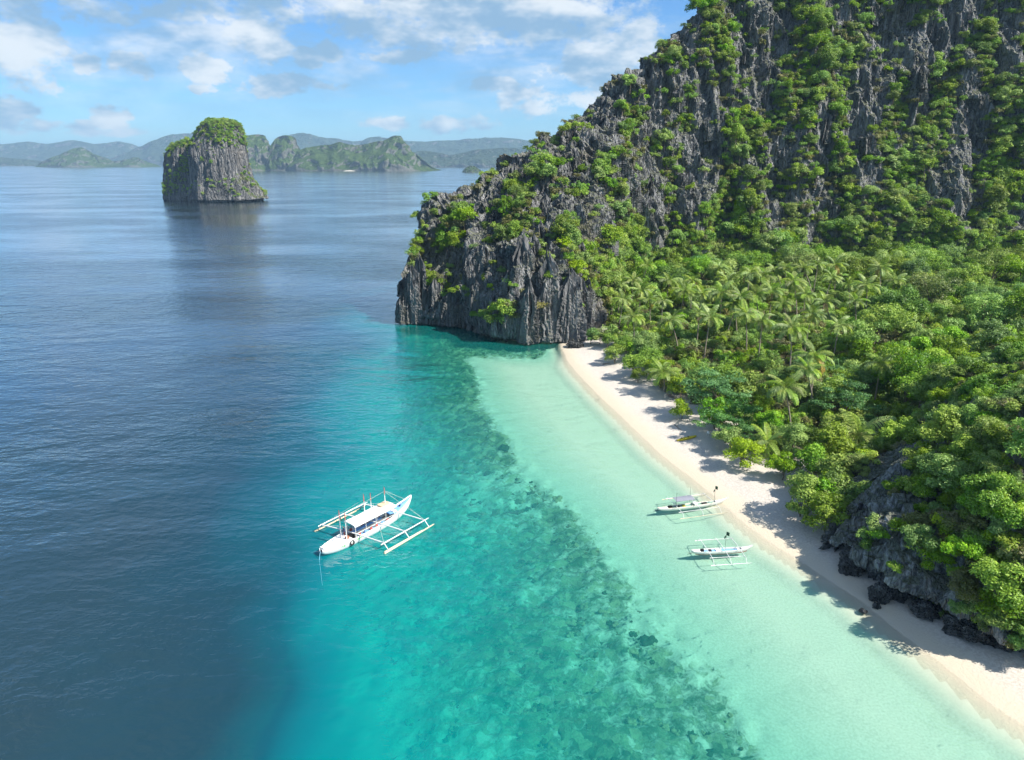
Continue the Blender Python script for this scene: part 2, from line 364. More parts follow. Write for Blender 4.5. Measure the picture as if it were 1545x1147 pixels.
# ------------------------------------------------------------------ the sea
def axis(a, b, step, lo, hi):
    c = [np.arange(a, b + step / 2, step)]
    v, s = b, step
    up = []
    while v < hi: s *= 1.22; v += s; up.append(min(v, hi))
    v, s = a, step; dn = []
    while v > lo: s *= 1.22; v -= s; dn.append(max(v, lo))
    return np.concatenate([np.array(dn[::-1]), c[0], np.array(up)])
wx = axis(-115, 90, 1.0, -17000, 17000); wy = axis(20, 240, 1.0, -600, 17500)
WX, WY = np.meshgrid(wx, wy); WP = np.c_[WX.ravel(), WY.ravel()]
wd = sea_depth(WP); wsd = shore_d(WP)
WF = grid_faces(len(wy), len(wx)); WF = WF[wsd[WF].min(1) < 14]
m, nt, out = material('sea_water')
co = nt.node('ShaderNodeTexCoord', out=3); D = nt.attr('depth')
def wav(scale, sx_, sy_, det=2.0, rg=0.5):
    return nt.noise(nt.mapping(co, (sx_, sy_, 1)), scale, det, rg, 0.3)
w1 = wav(0.16, 0.55, 1.0, 3.0, 0.55); w2 = wav(0.75, 0.6, 1.0, 3.0, 0.55); w3 = wav(2.6, 0.7, 1.0, 2.0)
swell = wav(0.045, 0.5, 1.0, 2.0)
dfac = nt.maprange(D, 0.0, 8.0, 0.28, 1.0)
hgt = nt.math('ADD', nt.math('MULTIPLY', w1, 1.1), nt.math('ADD', nt.math('MULTIPLY', w2, 0.42), nt.math('MULTIPLY', w3, 0.07)))
hgt = nt.math('ADD', hgt, nt.math('MULTIPLY', swell, 1.3))
gust = nt.maprange(nt.noise(nt.mapping(co, (0.5, 1, 1)), 0.011, 3.0), 0.38, 0.62, 0.22, 0.8)
bmp = nt.node('ShaderNodeBump', {'Strength': nt.math('MULTIPLY', dfac, gust), 'Distance': 1.25, 'Height': hgt})
ex = []
for kk in (0.27, 0.018, 0.044):
    ex.append(nt.math('POWER', 2.71828, nt.math('MULTIPLY', D, -kk)))
tint = nt.node('ShaderNodeCombineXYZ', {0: ex[0], 1: ex[1], 2: ex[2]})
opac = nt.math('SUBTRACT', 1.0, nt.math('POWER', 2.71828, nt.math('MULTIPLY', D, -0.085)))
opac = nt.maprange(opac, 0.0, 0.88, 0.0, 1.0, smooth=False)
body = nt.ramp(nt.math('DIVIDE', D, 30.0), [(0.0, (0.02, 0.30, 0.25)), (0.15, (0.0, 0.33, 0.305)), (0.26, (0.0, 0.290, 0.295)), (0.40, (0.001, 0.175, 0.205)), (0.58, (0.004, 0.078, 0.108)), (0.80, (0.010, 0.043, 0.060)), (1.0, (0.014, 0.038, 0.050))])
tr = nt.node('ShaderNodeBsdfTransparent', {'Color': tint})
df = nt.node('ShaderNodeBsdfDiffuse', {'Color': body})
ins = nt.node('ShaderNodeMixShader', {0: opac, 1: tr, 2: df})
gl = nt.node('ShaderNodeBsdfGlossy', {'Color': (0.95, 0.97, 1.0, 1), 'Roughness': 0.11, 'Normal': bmp})
fr = nt.node('ShaderNodeFresnel', {'IOR': 1.333, 'Normal': bmp})
fr = nt.math('MULTIPLY', fr, nt.maprange(D, 0.0, 5.0, 0.55, 1.7), clamp=True)
mx = nt.node('ShaderNodeMixShader', {0: fr, 1: ins, 2: gl}); nt.l.new(mx, out.inputs[0]); M_SEA = m
u, inv = np.unique(WF, return_inverse=True)
SEA = obj('sea', mesh_np('sea', np.c_[WP, np.zeros(len(WP))][u], inv.reshape(-1, 4), M_SEA, True, {'depth': wd[u]}))
tag(SEA, 'rippled sea, turquoise over the reef and deep blue offshore', 'sea', kind='structure')
# ------------------------------------------------------------------ karst mountain
def inward_cols():
    rows = []
    C = [  # foot (photo pixel or world xy), ridge pixel, ridge depth, height of the foot wall
        ((601, 488), (606, 402), 224, 10), ((632, 490), (616, 368), 229, 13), ((670, 494), (638, 330), 237, 11), ((712, 499), (676, 293), 245, 12),
        ((742, 512), (724, 263), 253, 19), ((792, 518), (792, 221), 263, 23), ((842, 518), (856, 190), 271, 23), ((880, 512), (915, 142), 281, 18),
        ((34.0, 236.0), (985, 88), 291, 16), ((48.0, 254.0), (1068, 12), 302, 18), ((74.0, 264.0), (1180, -70), 312, 26), ((105.0, 268.0), (1300, -130), 318, 30),
        ((140.0, 268.0), (1420, -160), 320, 30), ((182.0, 264.0), (1560, -190), 318, 30), ((235.0, 258.0), (1760, -210), 312, 30), ((300.0, 240.0), (2050, -220), 300, 30)]
    for i, (f, rp, ry, zw) in enumerate(C):
        if isinstance(f[0], int): F = PX(*f, z=0.0); base = 0.0; notch = 1.0
        else:
            F = np.array((f[0], f[1], 0.0)); base = max(height_at(*f) - 4, 0); notch = 0.0
        G = PX(*rp, Y=ry); h = (G - F)[:2]; run = max(np.linalg.norm(h), 6.0)
        inn = h / np.linalg.norm(h) if i > 1 else np.array((0.55, 0.83))
        inn3 = np.array((inn[0], inn[1], 0)); bk = np.array((0.35, 0.94, 0)) if i < 8 else np.array((0.1, 0.995, 0)); zr = G[2]
        at = lambda dist, z: np.array((F[0] + inn[0] * dist, F[1] + inn[1] * dist, z))
        zt = zr - base
        col = [at(3.2 * notch + 1, base - 3), at(2.6 * notch + 0.5, base + 0.5), at(-0.4, base + 2.6), at(1.2, base + zw * 0.6), at(3.5 + 0.06 * run, base + zw)]
        t5 = np.array((F[0] + h[0] * 0.52, F[1] + h[1] * 0.52, base + zw + (zt - zw) * 0.46))
        if i < 3: t5 = 0.5 * (col[4] + G)
        col += [t5, G, G + bk * 14 + np.array((0, 0, -0.03 * zr - 2)), G + bk * 45 + np.array((0, 0, -0.45 * zr)), np.r_[(G + bk * 85)[:2], -3.0]]
        rows.append(col)
    return np.array(rows).transpose(1, 0, 2)          # rows x columns x 3
ctrl = inward_cols()
counts = [3, 6, 36, 34, 100, 110, 26, 16, 6]
pos = np.concatenate([np.linspace(i, i + 1, c, endpoint=False) for i, c in enumerate(counts)] + [[9.0]])
cpos = np.concatenate([np.linspace(i, i + 1, c, endpoint=False) for i, c in enumerate([30, 30, 40, 42, 48, 48, 48, 44, 44, 50, 56, 60, 60, 50, 20])] + [[15.0]])
MB = resample(resample(ctrl, 0, 0, pos=pos), 0, 1, pos=cpos)
def karst(P, N, amp=1.0, s=1.0):
    """vertical flutes, ribs and blades of dissolved limestone"""
    q = P / s
    wq = q + 3.0 * np.stack([fbm(q, 0.06, 2), fbm(q + 50, 0.06, 2), 0 * q[..., 0]], -1)
    big = fbm(q, (0.045, 0.045, 0.022), 3) * 5.0
    col = ridged(wq, (0.085, 0.085, 0.016), 2) * 5.6
    rib = ridged(wq + 9, (0.24, 0.24, 0.045), 3) * 3.0
    fin = ridged(q + 4, (0.75, 0.75, 0.2), 3) * 0.85
    Nh = N * np.array((1, 1, 0.35)); Nh /= np.maximum(np.linalg.norm(Nh, axis=-1, keepdims=True), 1e-6)
    d = (big + (col - 2.7) + (rib - 1.5) + fin - 0.4) * amp * s
    up = (np.clip(ridged(q * np.array((1, 1, 0)) + 2, (0.11, 0.11, 1), 3) - 0.42, 0, 1) ** 1.5 * 14.0) * amp * s
    return d[..., None] * Nh, up, col + rib
MN = grid_normals(MB)
if MN[150, 300, 1] > 0: MN = -MN
dsp, up, ribs = karst(MB, MN)
zf = sstep(-2, 7, MB[..., 2])
rr = np.arange(MB.shape[0])[:, None]
upm = sstep(counts[0] + counts[1] + 30, counts[0] + counts[1] + 110, rr) * (1 - sstep(330, 350, rr))
tipfade = np.linspace(0, 1, MB.shape[1])[None, :]; tipfade = 0.35 + 0.65 * sstep(0.0, 0.12, tipfade)
MP = MB + dsp * (0.35 + 0.65 * zf)[..., None] * tipfade[..., None]
MP[..., 2] += up * upm * 0.42 * tipfade - 1.6 * upm
MOUNTAIN = obj('karst_mountain', mesh_np('karst_mountain', MP.reshape(-1, 3), grid_faces(*MP.shape[:2])[:, ::-1], M_ROCK, False))
tag(MOUNTAIN, 'steep jagged grey limestone mountain falling straight into the sea beside the cove', 'mountain', kind='structure')
MN2 = grid_normals(MP)
if MN2[150, 300, 1] > 0: MN2 = -MN2

# where the photograph shows bare rock on the mountain (photo pixels: centre, half sizes)
ROCKS = [(800, 440, 95, 85), (612, 440, 22, 75), (760, 240, 75, 32), (700, 290, 50, 32), (905, 165, 38, 60), (960, 265, 28, 55), (1085, 165, 42, 75), (1145, 110, 45, 80),
         (1060, 250, 40, 60), (1000, 140, 30, 50), (1020, 40, 40, 30), (1345, 60, 55, 70), (1462, 175, 26, 60), (1420, 60, 40, 60), (1300, 240, 16, 60), (900, 330, 35, 45),
         (640, 470, 40, 22), (1095, 330, 22, 40), (1520, 60, 22, 60), (865, 240, 25, 40), (830, 300, 30, 22), (1385, 150, 20, 50), (980, 330, 20, 40), (1245, 190, 14, 50), (1440, 300, 14, 50), (1170, 40, 30, 40)]
def rock_mask(P):
    x, y = to_px(P); m_ = np.zeros(x.shape)
    for (a, b, rx, ry) in ROCKS:
        m_ = np.maximum(m_, 1.22 - np.sqrt(((x - a) / rx) ** 2 + ((y - b) / ry) ** 2))
    return m_
# free-standing blades and pinnacles of rock
rng = np.random.default_rng(11)
def spire_mesh(k):
    nt_, na = 80, 64
    t = np.linspace(0, 1, nt_)[:, None]; a = np.linspace(0, 2 * math.pi, na, endpoint=False)[None, :]
    jag = 0.5 + 0.5 * fbm(np.stack([np.cos(a) * 1.1 + 0 * t, np.sin(a) * 1.1 + 0 * t, 7.0 * k + 0 * t + 0 * a], -1), 1.6, 3)
    rad = (1 - 0.34 * t) * (1 - 0.78 * sstep(0.80, 1.02, t)) * (1 + 0.12 * (1 - t) ** 3)
    ey_ = 0.6 + 0.3 * rng.random()
    x = np.cos(a) * rad; y = np.sin(a) * rad * ey_; z = t + 0 * a
    P = np.stack([x, y, z], -1)
    q = np.stack([np.cos(a) + 0 * t, np.sin(a) + 0 * t, z * 1.6], -1) + 13.7 * k
    f = ridged(q, (1.1, 1.1, 0.45), 2) - 0.55
    f2 = ridged(q + 5, (3.0, 3.0, 0.5), 2) - 0.55
    P[..., :2] *= (1 + 0.60 * f + 0.34 * f2 + 0.30 * (ridged(q * np.array((1, 1, 4.0)) + 8, (5.5, 5.5, 2.2), 3) - 0.5))[..., None]
    P[..., 2] *= 1 - 0.42 * np.clip(jag, 0, 1) * sstep(0.25, 1.0, t)
    P[..., 0] += 0.2 * t * (rng.random() - 0.5) + 0.10 * fbm(np.stack([0 * z, 0 * z, z * 2.2 + k * 3], -1), 1, 3)
    P[..., 1] += 0.08 * fbm(np.stack([0 * z + 4, 0 * z, z * 2.2 + k * 3], -1), 1, 3)
    F = grid_faces(nt_, na, True)
    V = P.reshape(-1, 3)
    me = mesh_np('rock_pinnacle', V, F, M_ROCK, False)
    bm = bmesh.new(); bm.from_mesh(me); 
    ed = [e_ for e_ in bm.edges if e_.is_boundary and all(v_.co.z > 0.5 for v_ in e_.verts)]
    bmesh.ops.holes_fill(bm, edges=ed, sides=0); bm.to_mesh(me); bm.free()
    return me
SPIRES = [spire_mesh(k) for k in range(8)]
def spire(loc, r_, h_, k, rz=None, parent=None):
    o = obj('rock_pinnacle', SPIRES[k % 8], parent)
    o.location = loc; o.scale = (r_, r_, h_)
    o.rotation_euler = (rng.normal() * 0.06, rng.normal() * 0.06, rng.random() * 6.3 if rz is None else rz)
    return o
FRONT = [  # tops and feet of the sea wall pillars, photo pixels, radius m
    (784, 362, 505, 3.9), (803, 356, 508, 3.6), (838, 386, 512, 4.2), (866, 405, 514, 3.6), (765, 412, 508, 4.0), (822, 420, 514, 3.6), (742, 440, 503, 3.8), (722, 455, 497, 3.2),
    (852, 415, 514, 3.2), (881, 424, 512, 2.6), (795, 430, 516, 3.6), (622, 398, 486, 2.8), (611, 428, 486, 2.6), (634, 384, 484, 2.8), (604, 452, 487, 2.0), (655, 420, 488, 2.8), (676, 440, 491, 2.8), (700, 452, 492, 3.2)]
for i, (x, yt, yb, r_) in enumerate(FRONT):
    F_ = PX(x, yb, z=1.2) + np.array((0, 2.2, 0)); T_ = PX(x, yt, Y=F_[1] + 1.5)
    spire((F_[0], F_[1] + 1.2, 0.4), r_, T_[2] * 1.12, i, rng.normal() * 0.5, MOUNTAIN)
rm = rock_mask(MP); okr = np.zeros(rm.shape, bool); okr[50:235] = True
cand = np.argwhere((rm > 0.15) & okr & (MN2[..., 2] > 0.12))
rng.shuffle(cand); taken = []
for (i, j) in cand:
    p = MP[i, j]
    if len(taken) > 75: break
    if any((p[0] - q[0]) ** 2 + (p[1] - q[1]) ** 2 + (p[2] - q[2]) ** 2 < 22 for q in taken): continue
    taken.append(p); h_ = rng.uniform(6, 13)
    spire((p[0], p[1] + 0.8, p[2] - 0.45 * h_), rng.uniform(1.5, 3.0), h_, int(rng.integers(8)), rng.normal() * 0.6, MOUNTAIN)

# ------------------------------------------------------------------ rocky headland at the near end of the beach
HF = [(1256, 822), (1285, 850), (1335, 893), (1400, 922), (1465, 952), (1550, 990)]
hf = [PX(x, y, z=1.0) for x, y in HF] + [np.array(q) for q in [(70., 58., 2.), (112., 70., 4.), (124., 112., 6.), (92., 122., 5.), (66., 106., 4.), (49., 92., 2.5)]]
HC = [(1268, 768, 82.5), (1312, 735, 84.), (1362, 690, 86.), (1400, 672, 89.), (1460, 612, 92.), (1545, 556, 95.)]
hc = [PX(x, y, Y=Y_) for x, y, Y_ in HC]
hc += [np.array((88., 90., 20.)), np.array((96., 93., 21.)), np.array((94., 98., 20.)), hc[5] + np.array((2, 2, -1.)), hc[3] + np.array((.5, 2, -1.)), hc[0] + np.array((.5, 1.5, -.6))]
hrows = []
for f_, c_ in zip(hf, hc):
    h = c_ - f_; hn = np.array((h[0], h[1], 0)); hn /= np.linalg.norm(hn); zz = lambda t: f_[2] + h[2] * t
    hrows.append([f_ + hn * 2.4 + (0, 0, -2.5), f_ + hn * 1.9 + (0, 0, 0.5), f_ - hn * 0.8 + (0, 0, min(2.2, h[2] * .3)),
                  np.r_[(f_ + h * 0.10)[:2], zz(0.52)], np.r_[(f_ + h * 0.45)[:2], zz(0.82)], c_])
HB = resample(resample(np.array(hrows).transpose(1, 0, 2), 0, 0, pos=np.concatenate([np.linspace(0, 4, 90, endpoint=False), np.linspace(4, 5, 40)])), 420, 1, closed=True)
HN = grid_normals(HB, True)
if HN[60, 60, 1] > 0: HN = -HN
dsp, up, _ = karst(HB, HN, 0.85, 0.42)
fade = (1 - sstep(100, 129, np.arange(HB.shape[0])))[:, None]
HP = HB + dsp * (0.25 + 0.75 * fade)[..., None]; HP[..., 2] += up * 0.4 * fade
HEAD = obj('rocky_headland', mesh_np('rocky_headland', HP.reshape(-1, 3), grid_faces(HP.shape[0], HP.shape[1], True)[:, ::-1], M_ROCK_NEAR))
tag(HEAD, 'dark limestone headland overgrown with bushes at the near end of the beach', 'headland', kind='structure')
HN2 = grid_normals(HP, True)
if HN2[60, 60, 1] > 0: HN2 = -HN2
SP_NEAR = []
for me in SPIRES:
    c = me.copy(); c.materials.clear(); c.materials.append(M_ROCK_NEAR); SP_NEAR.append(c)
def fin(px_, Y_, r_, h_, k, rz, sink):                      # dark rock fins rising from the bush
    p = PX(*px_, Y=Y_)
    o = obj('rock_fin', SP_NEAR[k % 8], HEAD); o.location = (p[0], p[1], p[2] - h_ + sink); o.scale = (r_ * 1.5, r_ * 0.8, h_); o.rotation_euler = (0, 0.3, rz)
for a in [((1280, 772), 82, 2.6, 6, 0, 0.5, .2), ((1310, 742), 83, 2.8, 8, 1, .6, .3), ((1340, 712), 84, 2.6, 9, 2, .5, .3), ((1372, 682), 86, 2.6, 9, 3, .6, .6),
          ((1405, 668), 88, 2.4, 8, 4, .5, .4), ((1420, 600), 112, 3.4, 14, 5, .7, 1.6), ((1455, 575), 112, 3.8, 15, 6, .6, 1.8), ((1490, 548), 113, 3.8, 16, 7, .6, 1.8), ((1512, 535), 114, 3.4, 14, 1, .6, 1.6),
          ((1540, 700), 80, 2.4, 9, 2, .4, .5)]:
    fin(*a)

# ------------------------------------------------------------------ sea stack islet
ISY = PX(325, 307, z=0)[1]
def stack_part(name, prof, Yc, ratio, parent, seed, n=260):
    rows = []
    a = np.linspace(0, 2 * math.pi, 24, endpoint=False)
    for k, (y, xl, xr) in enumerate(prof):
        L, R_ = PX(xl, y, Y=Yc), PX(xr, y, Y=Yc); cx, rx = (L[0] + R_[0]) / 2, (R_[0] - L[0]) / 2
        z = L[2] if k > 1 else (-4.0, 2.5)[k]
        rows.append(np.stack([cx + np.cos(a) * rx, Yc + np.sin(a) * rx * ratio, 0 * a + z], -1))
    rows.append(rows[-1] * np.array((0.4, 0.4, 1)) + np.array((rows[-1][:, 0].mean() * 0.6, Yc * 0.6, 1.5)))
    B = resample(resample(np.array(rows), 170, 0), n, 1, closed=True)
    Nn = grid_normals(B, True)
    if (Nn[60] * (B[60] - B[60].mean(0))).sum() < 0: Nn = -Nn
    dsp, up, _ = karst(B + seed, Nn, 0.55, 2.6)
    P = B + dsp * (0.4 + 0.6 * sstep(0, 15, B[..., 2]))[..., None] * 0.75
    o = obj(name, mesh_np(name, P.reshape(-1, 3), grid_faces(P.shape[0], n, True), M_ROCK_ISLET), parent)
    Nn = grid_normals(P, True)
    if (Nn[60] * (P[60] - P[60].mean(0))).sum() < 0: Nn = -Nn
    return P, Nn
ISLET = empty('rocky_islet', (PX(325, 307, z=0)[0], ISY, 0))
tag(ISLET, 'tall sheer limestone islet with a green top standing alone in the bay', 'islet')
ISLET_inv = Matrix.Translation(-ISLET.location)
IT = stack_part('rock_tower', [(309, 290, 396), (306, 289, 398), (299, 288, 405), (286, 290, 396), (270, 292, 384), (252, 293, 377), (237, 294, 372), (222, 296, 368), (210, 299, 365), (200, 303, 361), (192, 309, 356), (187, 317, 349)], ISY + 48, 0.78, ISLET, 3.0)
IL = stack_part('rock_shoulder', [(306, 252, 330), (304, 250, 330), (295, 249, 330), (278, 250, 328), (258, 251, 322), (242, 252, 316), (230, 255, 312), (221, 262, 308), (216, 272, 302)], ISY + 70, 0.8, ISLET, 40.0)
for c in ISLET.children: c.matrix_parent_inverse = ISLET_inv.copy()
p = PX(243, 299, z=0)
lb = obj('reef_rock', SPIRES[2], ISLET); lb.scale = (7, 5, 5); lb.location = (p[0] - ISLET.location[0], p[1] - ISY + 20, -0.6)

# ------------------------------------------------------------------ far islands and hills
def ridge(name, pts, base_y, mat, label, cat, kind=None, depth=0.9, Y0=None, rough=1.0, n=220, steep=0.35):
    Y0 = Y0 or PX(400, base_y, z=0)[1]
    W_ = PX(pts[-1][0], base_y, Y=Y0)[0] - PX(pts[0][0], base_y, Y=Y0)[0]
    hmax = max(PX(x, y, Y=Y0)[2] for x, y in pts)
    half = min(W_ * 0.4, hmax * 1.6) * depth
    rows = []
    for (x, y) in pts:
        C_ = PX(x, y, Y=Y0 + half); z = max(C_[2], 1.0)
        s = z / hmax
        rows.append([np.array((C_[0], Y0 + half * (1 - s) * 0.8 - 2, -8.0)), np.array((C_[0], Y0 + half * (1 - s) * 0.8 + half * 0.06, z * 0.25)), np.array((C_[0], Y0 + half * (1 - s * steep), z * 0.72)),
                     np.array((C_[0], Y0 + half, z)), np.array((C_[0], Y0 + half * 1.8, z * 0.5)), np.array((C_[0], Y0 + half * 2.4, -8.0))])
    B = resample(resample(np.array(rows).transpose(1, 0, 2), 70, 0), n, 1)
    s = hmax / 60.0
    nz_ = fbm(B, 1 / (hmax * 0.55), 5, 0.55); rg = ridged(B, (1 / (hmax * .7), 1 / (hmax * .7), .4 / hmax), 3) - .5
    w_ = sstep(0, hmax * 0.25, B[..., 2]) * rough
    P = B.copy(); P[..., 2] += hmax * 0.05 * nz_ * w_; P[..., 1] -= hmax * 0.30 * (rg + nz_ * 0.5) * w_; P[..., 0] += hmax * 0.12 * nz_ * w_
    o = obj(name, mesh_np(name, P.reshape(-1, 3), grid_faces(*P.shape[:2]), mat))
    return tag(o, label, cat, kind=kind)
ridge('far_island', [(55, 252), (62, 247), (80, 238), (100, 230), (115, 223), (126, 225), (140, 232), (158, 239), (170, 243), (190, 241), (205, 238), (216, 243), (226, 252)], 252.5, M_FAR_FOREST,
      'low dark green island with a rounded summit left of the tall islet', 'island')
ridge('far_island', [(340, 258), (350, 225), (368, 206), (380, 204), (394, 206), (400, 214), (408, 224), (416, 212), (424, 206), (434, 205), (443, 212), (450, 222), (460, 236), (472, 258)], 258, M_FAR_FOREST,
      'twin-domed island with pale cliffs just behind the tall islet', 'island', steep=0.55)
ridge('far_island', [(430, 259), (442, 236), (455, 226), (475, 220), (500, 218), (515, 215), (530, 219), (550, 217), (566, 214), (580, 212), (592, 206), (602, 210), (612, 219), (628, 234), (645, 249), (662, 259)], 258.5, M_FAR_FOREST,
      'long wooded island with a knobbly peak and small pale beaches', 'island')
ridge('far_island', [(697, 261), (702, 254), (710, 250), (717, 251), (724, 256), (728, 261)], 260.5, M_FAR_FOREST, 'tiny wooded island close off the foot of the karst ridge', 'island')
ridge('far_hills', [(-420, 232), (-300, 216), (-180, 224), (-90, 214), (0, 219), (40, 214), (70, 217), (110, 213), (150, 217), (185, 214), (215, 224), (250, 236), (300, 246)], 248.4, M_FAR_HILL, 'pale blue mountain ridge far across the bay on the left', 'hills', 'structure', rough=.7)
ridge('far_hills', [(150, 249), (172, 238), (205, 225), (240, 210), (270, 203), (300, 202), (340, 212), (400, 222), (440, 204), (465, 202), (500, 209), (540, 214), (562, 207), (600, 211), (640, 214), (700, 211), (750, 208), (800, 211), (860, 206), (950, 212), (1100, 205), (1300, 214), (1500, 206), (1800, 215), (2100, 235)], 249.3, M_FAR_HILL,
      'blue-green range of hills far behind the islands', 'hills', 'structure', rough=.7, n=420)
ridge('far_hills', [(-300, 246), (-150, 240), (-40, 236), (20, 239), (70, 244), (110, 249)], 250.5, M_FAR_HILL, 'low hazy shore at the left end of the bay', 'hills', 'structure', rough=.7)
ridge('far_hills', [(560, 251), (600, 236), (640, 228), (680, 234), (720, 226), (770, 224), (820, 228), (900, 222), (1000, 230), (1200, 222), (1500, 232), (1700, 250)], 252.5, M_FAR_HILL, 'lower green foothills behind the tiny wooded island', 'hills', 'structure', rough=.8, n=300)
for (x, y, w_) in [(527, 258.2, 18), (448, 257.6, 10)]:
    a, b_ = PX(x - w_ / 2, y, z=0.6), PX(x + w_ / 2, y, z=0.6)
    t_ = np.linspace(0, 1, 14); B = np.array([[(a[0] + (b_[0] - a[0]) * t, a[1] - 26 + 52 * v + 14 * math.sin(3 * t), 0.15 + 9 * v * math.sin(math.pi * max(min(t, .98), .02))) for t in t_] for v in (0, .5, 1)])
    tag(obj('far_beach', mesh_np('far_beach', B.reshape(-1, 3), grid_faces(3, 14), M_SAND, attrs={'inland': np.full(42, 8.0)})), 'small pale beach at the foot of the long wooded island', 'beach', kind='structure')

# ------------------------------------------------------------------ haze
m, nt, out = material('sea_haze')
v = nt.node('ShaderNodeVolumePrincipled', {'Color': (0.50, 0.76, 1.0, 1), 'Density': 0.000072, 'Anisotropy': 0.1})
nt.l.new(v, out.inputs['Volume'])
bm = bmesh.new(); bmesh.ops.create_cube(bm, size=1.0)
me = bpy.data.meshes.new('haze'); bm.to_mesh(me); bm.free(); me.materials.append(m)
hz = obj('haze', me); top_z = max(max(v_.co.z for v_ in o_.data.vertices) for o_ in COL.objects if o_.type == 'MESH' and o_.parent is None and o_.name != 'haze') + 8
hz.scale = (36000, 19200, top_z + 33); hz.location = (0, 8600, (top_z - 33) / 2)
print('haze top', top_z)
tag(hz, 'thin blue sea haze over the whole bay', 'haze', kind='stuff')
# ------------------------------------------------------------------ vegetation
def mat_leaf(name, dark, mid, light, trans=0.35, hue=0.03):
    m, nt, out = material(name)
    t = nt.attr('tint'); rnd = nt.node('ShaderNodeObjectInfo', out=5)
    c = nt.ramp(t, [(0.0, dark), (0.5, mid), (1.0, light)])
    c = nt.node('ShaderNodeHueSaturation', {'Hue': nt.maprange(rnd, 0, 1, 0.5 - hue, 0.5 + hue * 0.6, False), 'Saturation': nt.maprange(nt.math('FRACT', nt.math('MULTIPLY', rnd, 7.3)), 0, 1, 0.78, 1.08, False),
                                            'Value': nt.maprange(nt.math('FRACT', nt.math('MULTIPLY', rnd, 13.7)), 0, 1, 0.74, 1.42, False), 'Color': c})
    d = nt.node('ShaderNodeBsdfPrincipled', {'Base Color': c, 'Roughness': 0.5, 'Specular IOR Level': 0.35})
    tc = nt.mix(0.5, c, (0.16, 0.24, 0.02))
    tr = nt.node('ShaderNodeBsdfTranslucent', {'Color': tc})
    nt.l.new(nt.node('ShaderNodeMixShader', {0: trans, 1: d, 2: tr}), out.inputs[0]); return m
M_LEAF = mat_leaf('broad_leaf', (0.080, 0.175, 0.016), (0.190, 0.350, 0.030), (0.35, 0.49, 0.05))
M_LEAF_BRIGHT = mat_leaf('bright_leaf', (0.120, 0.230, 0.014), (0.245, 0.420, 0.032), (0.40, 0.53, 0.05), hue=0.025)
M_LEAF_TIER = mat_leaf('tiered_leaf', (0.050, 0.150, 0.035), (0.105, 0.290, 0.060), (0.20, 0.40, 0.08), hue=0.015)
M_LEAF_DRY = mat_leaf('dry_leaf', (0.10, 0.105, 0.028), (0.19, 0.19, 0.055), (0.27, 0.26, 0.09), hue=0.02)
M_FROND = mat_leaf('palm_frond', (0.105, 0.200, 0.024), (0.215, 0.340, 0.045), (0.42, 0.47, 0.10), trans=0.28, hue=0.02)
M_FROND_OLD = mat_leaf('old_palm_frond', (0.16, 0.10, 0.03), (0.32, 0.21, 0.05), (0.42, 0.30, 0.08), trans=0.28, hue=0.02)
def mat_plain(name, c, rough=0.7, var=0.25, scale=3.0, spec=0.3, bump=0.0, metal=0.0):
    m, nt, out = material(name)
    co = nt.node('ShaderNodeTexCoord', out=3); n = nt.noise(co, scale, 4.0, 0.6)
    cc = nt.mix(n, tuple(x * (1 - var) for x in c), tuple(min(1, x * (1 + var)) for x in c))
    ins = {'Base Color': cc, 'Roughness': rough, 'Specular IOR Level': spec, 'Metallic': metal}
    if bump: ins['Normal'] = nt.node('ShaderNodeBump', {'Strength': bump, 'Distance': 0.05, 'Height': n})
    nt.l.new(nt.node('ShaderNodeBsdfPrincipled', ins), out.inputs[0]); return m
M_BARK = mat_plain('tree_bark', (0.20, 0.16, 0.12), 0.9, 0.4, 2.0, 0.1, 0.6)
M_PALM_BARK = mat_plain('palm_bark', (0.30, 0.25, 0.20), 0.9, 0.35, 5.0, 0.1, 0.5)

def tube(path, radii, sides=6):
    path = np.asarray(path, float); k = len(path); V = []
    for i in range(k):
        d = path[min(i + 1, k - 1)] - path[max(i - 1, 0)]; d /= max(np.linalg.norm(d), 1e-9)
        a = np.cross(d, (0.3, 0.9, 0.1) if abs(d[2]) > 0.8 else (0, 0, 1)); a /= max(np.linalg.norm(a), 1e-9); b = np.cross(d, a)
        for s in range(sides):
            th = 2 * math.pi * s / sides; V.append(path[i] + radii[i] * (math.cos(th) * a + math.sin(th) * b))
    F = grid_faces(k, sides, True)
    return np.array(V), F
def join(parts):
    V, F, o = [], [], 0
    for v, f in parts: V.append(v); F.append(f + o); o += len(v)
    return np.vstack(V), np.vstack(F)
def leaf_quads(C_, N_, L, Wd, rg):
    n = len(C_); N_ = N_ / np.maximum(np.linalg.norm(N_, axis=1, keepdims=True), 1e-6)
    t = np.cross(N_, rg.normal(size=(n, 3))); t /= np.maximum(np.linalg.norm(t, axis=1, keepdims=True), 1e-6); b = np.cross(N_, t)
    L = L[:, None]; Wd = Wd[:, None]
    V = np.stack([C_ - t * L * .5, C_ + b * Wd * .5 - N_ * L * .06, C_ + t * L * .5 - N_ * L * .12, C_ - b * Wd * .5 - N_ * L * .06], 1)
    return V.reshape(-1, 3), np.arange(4 * n).reshape(-1, 4)
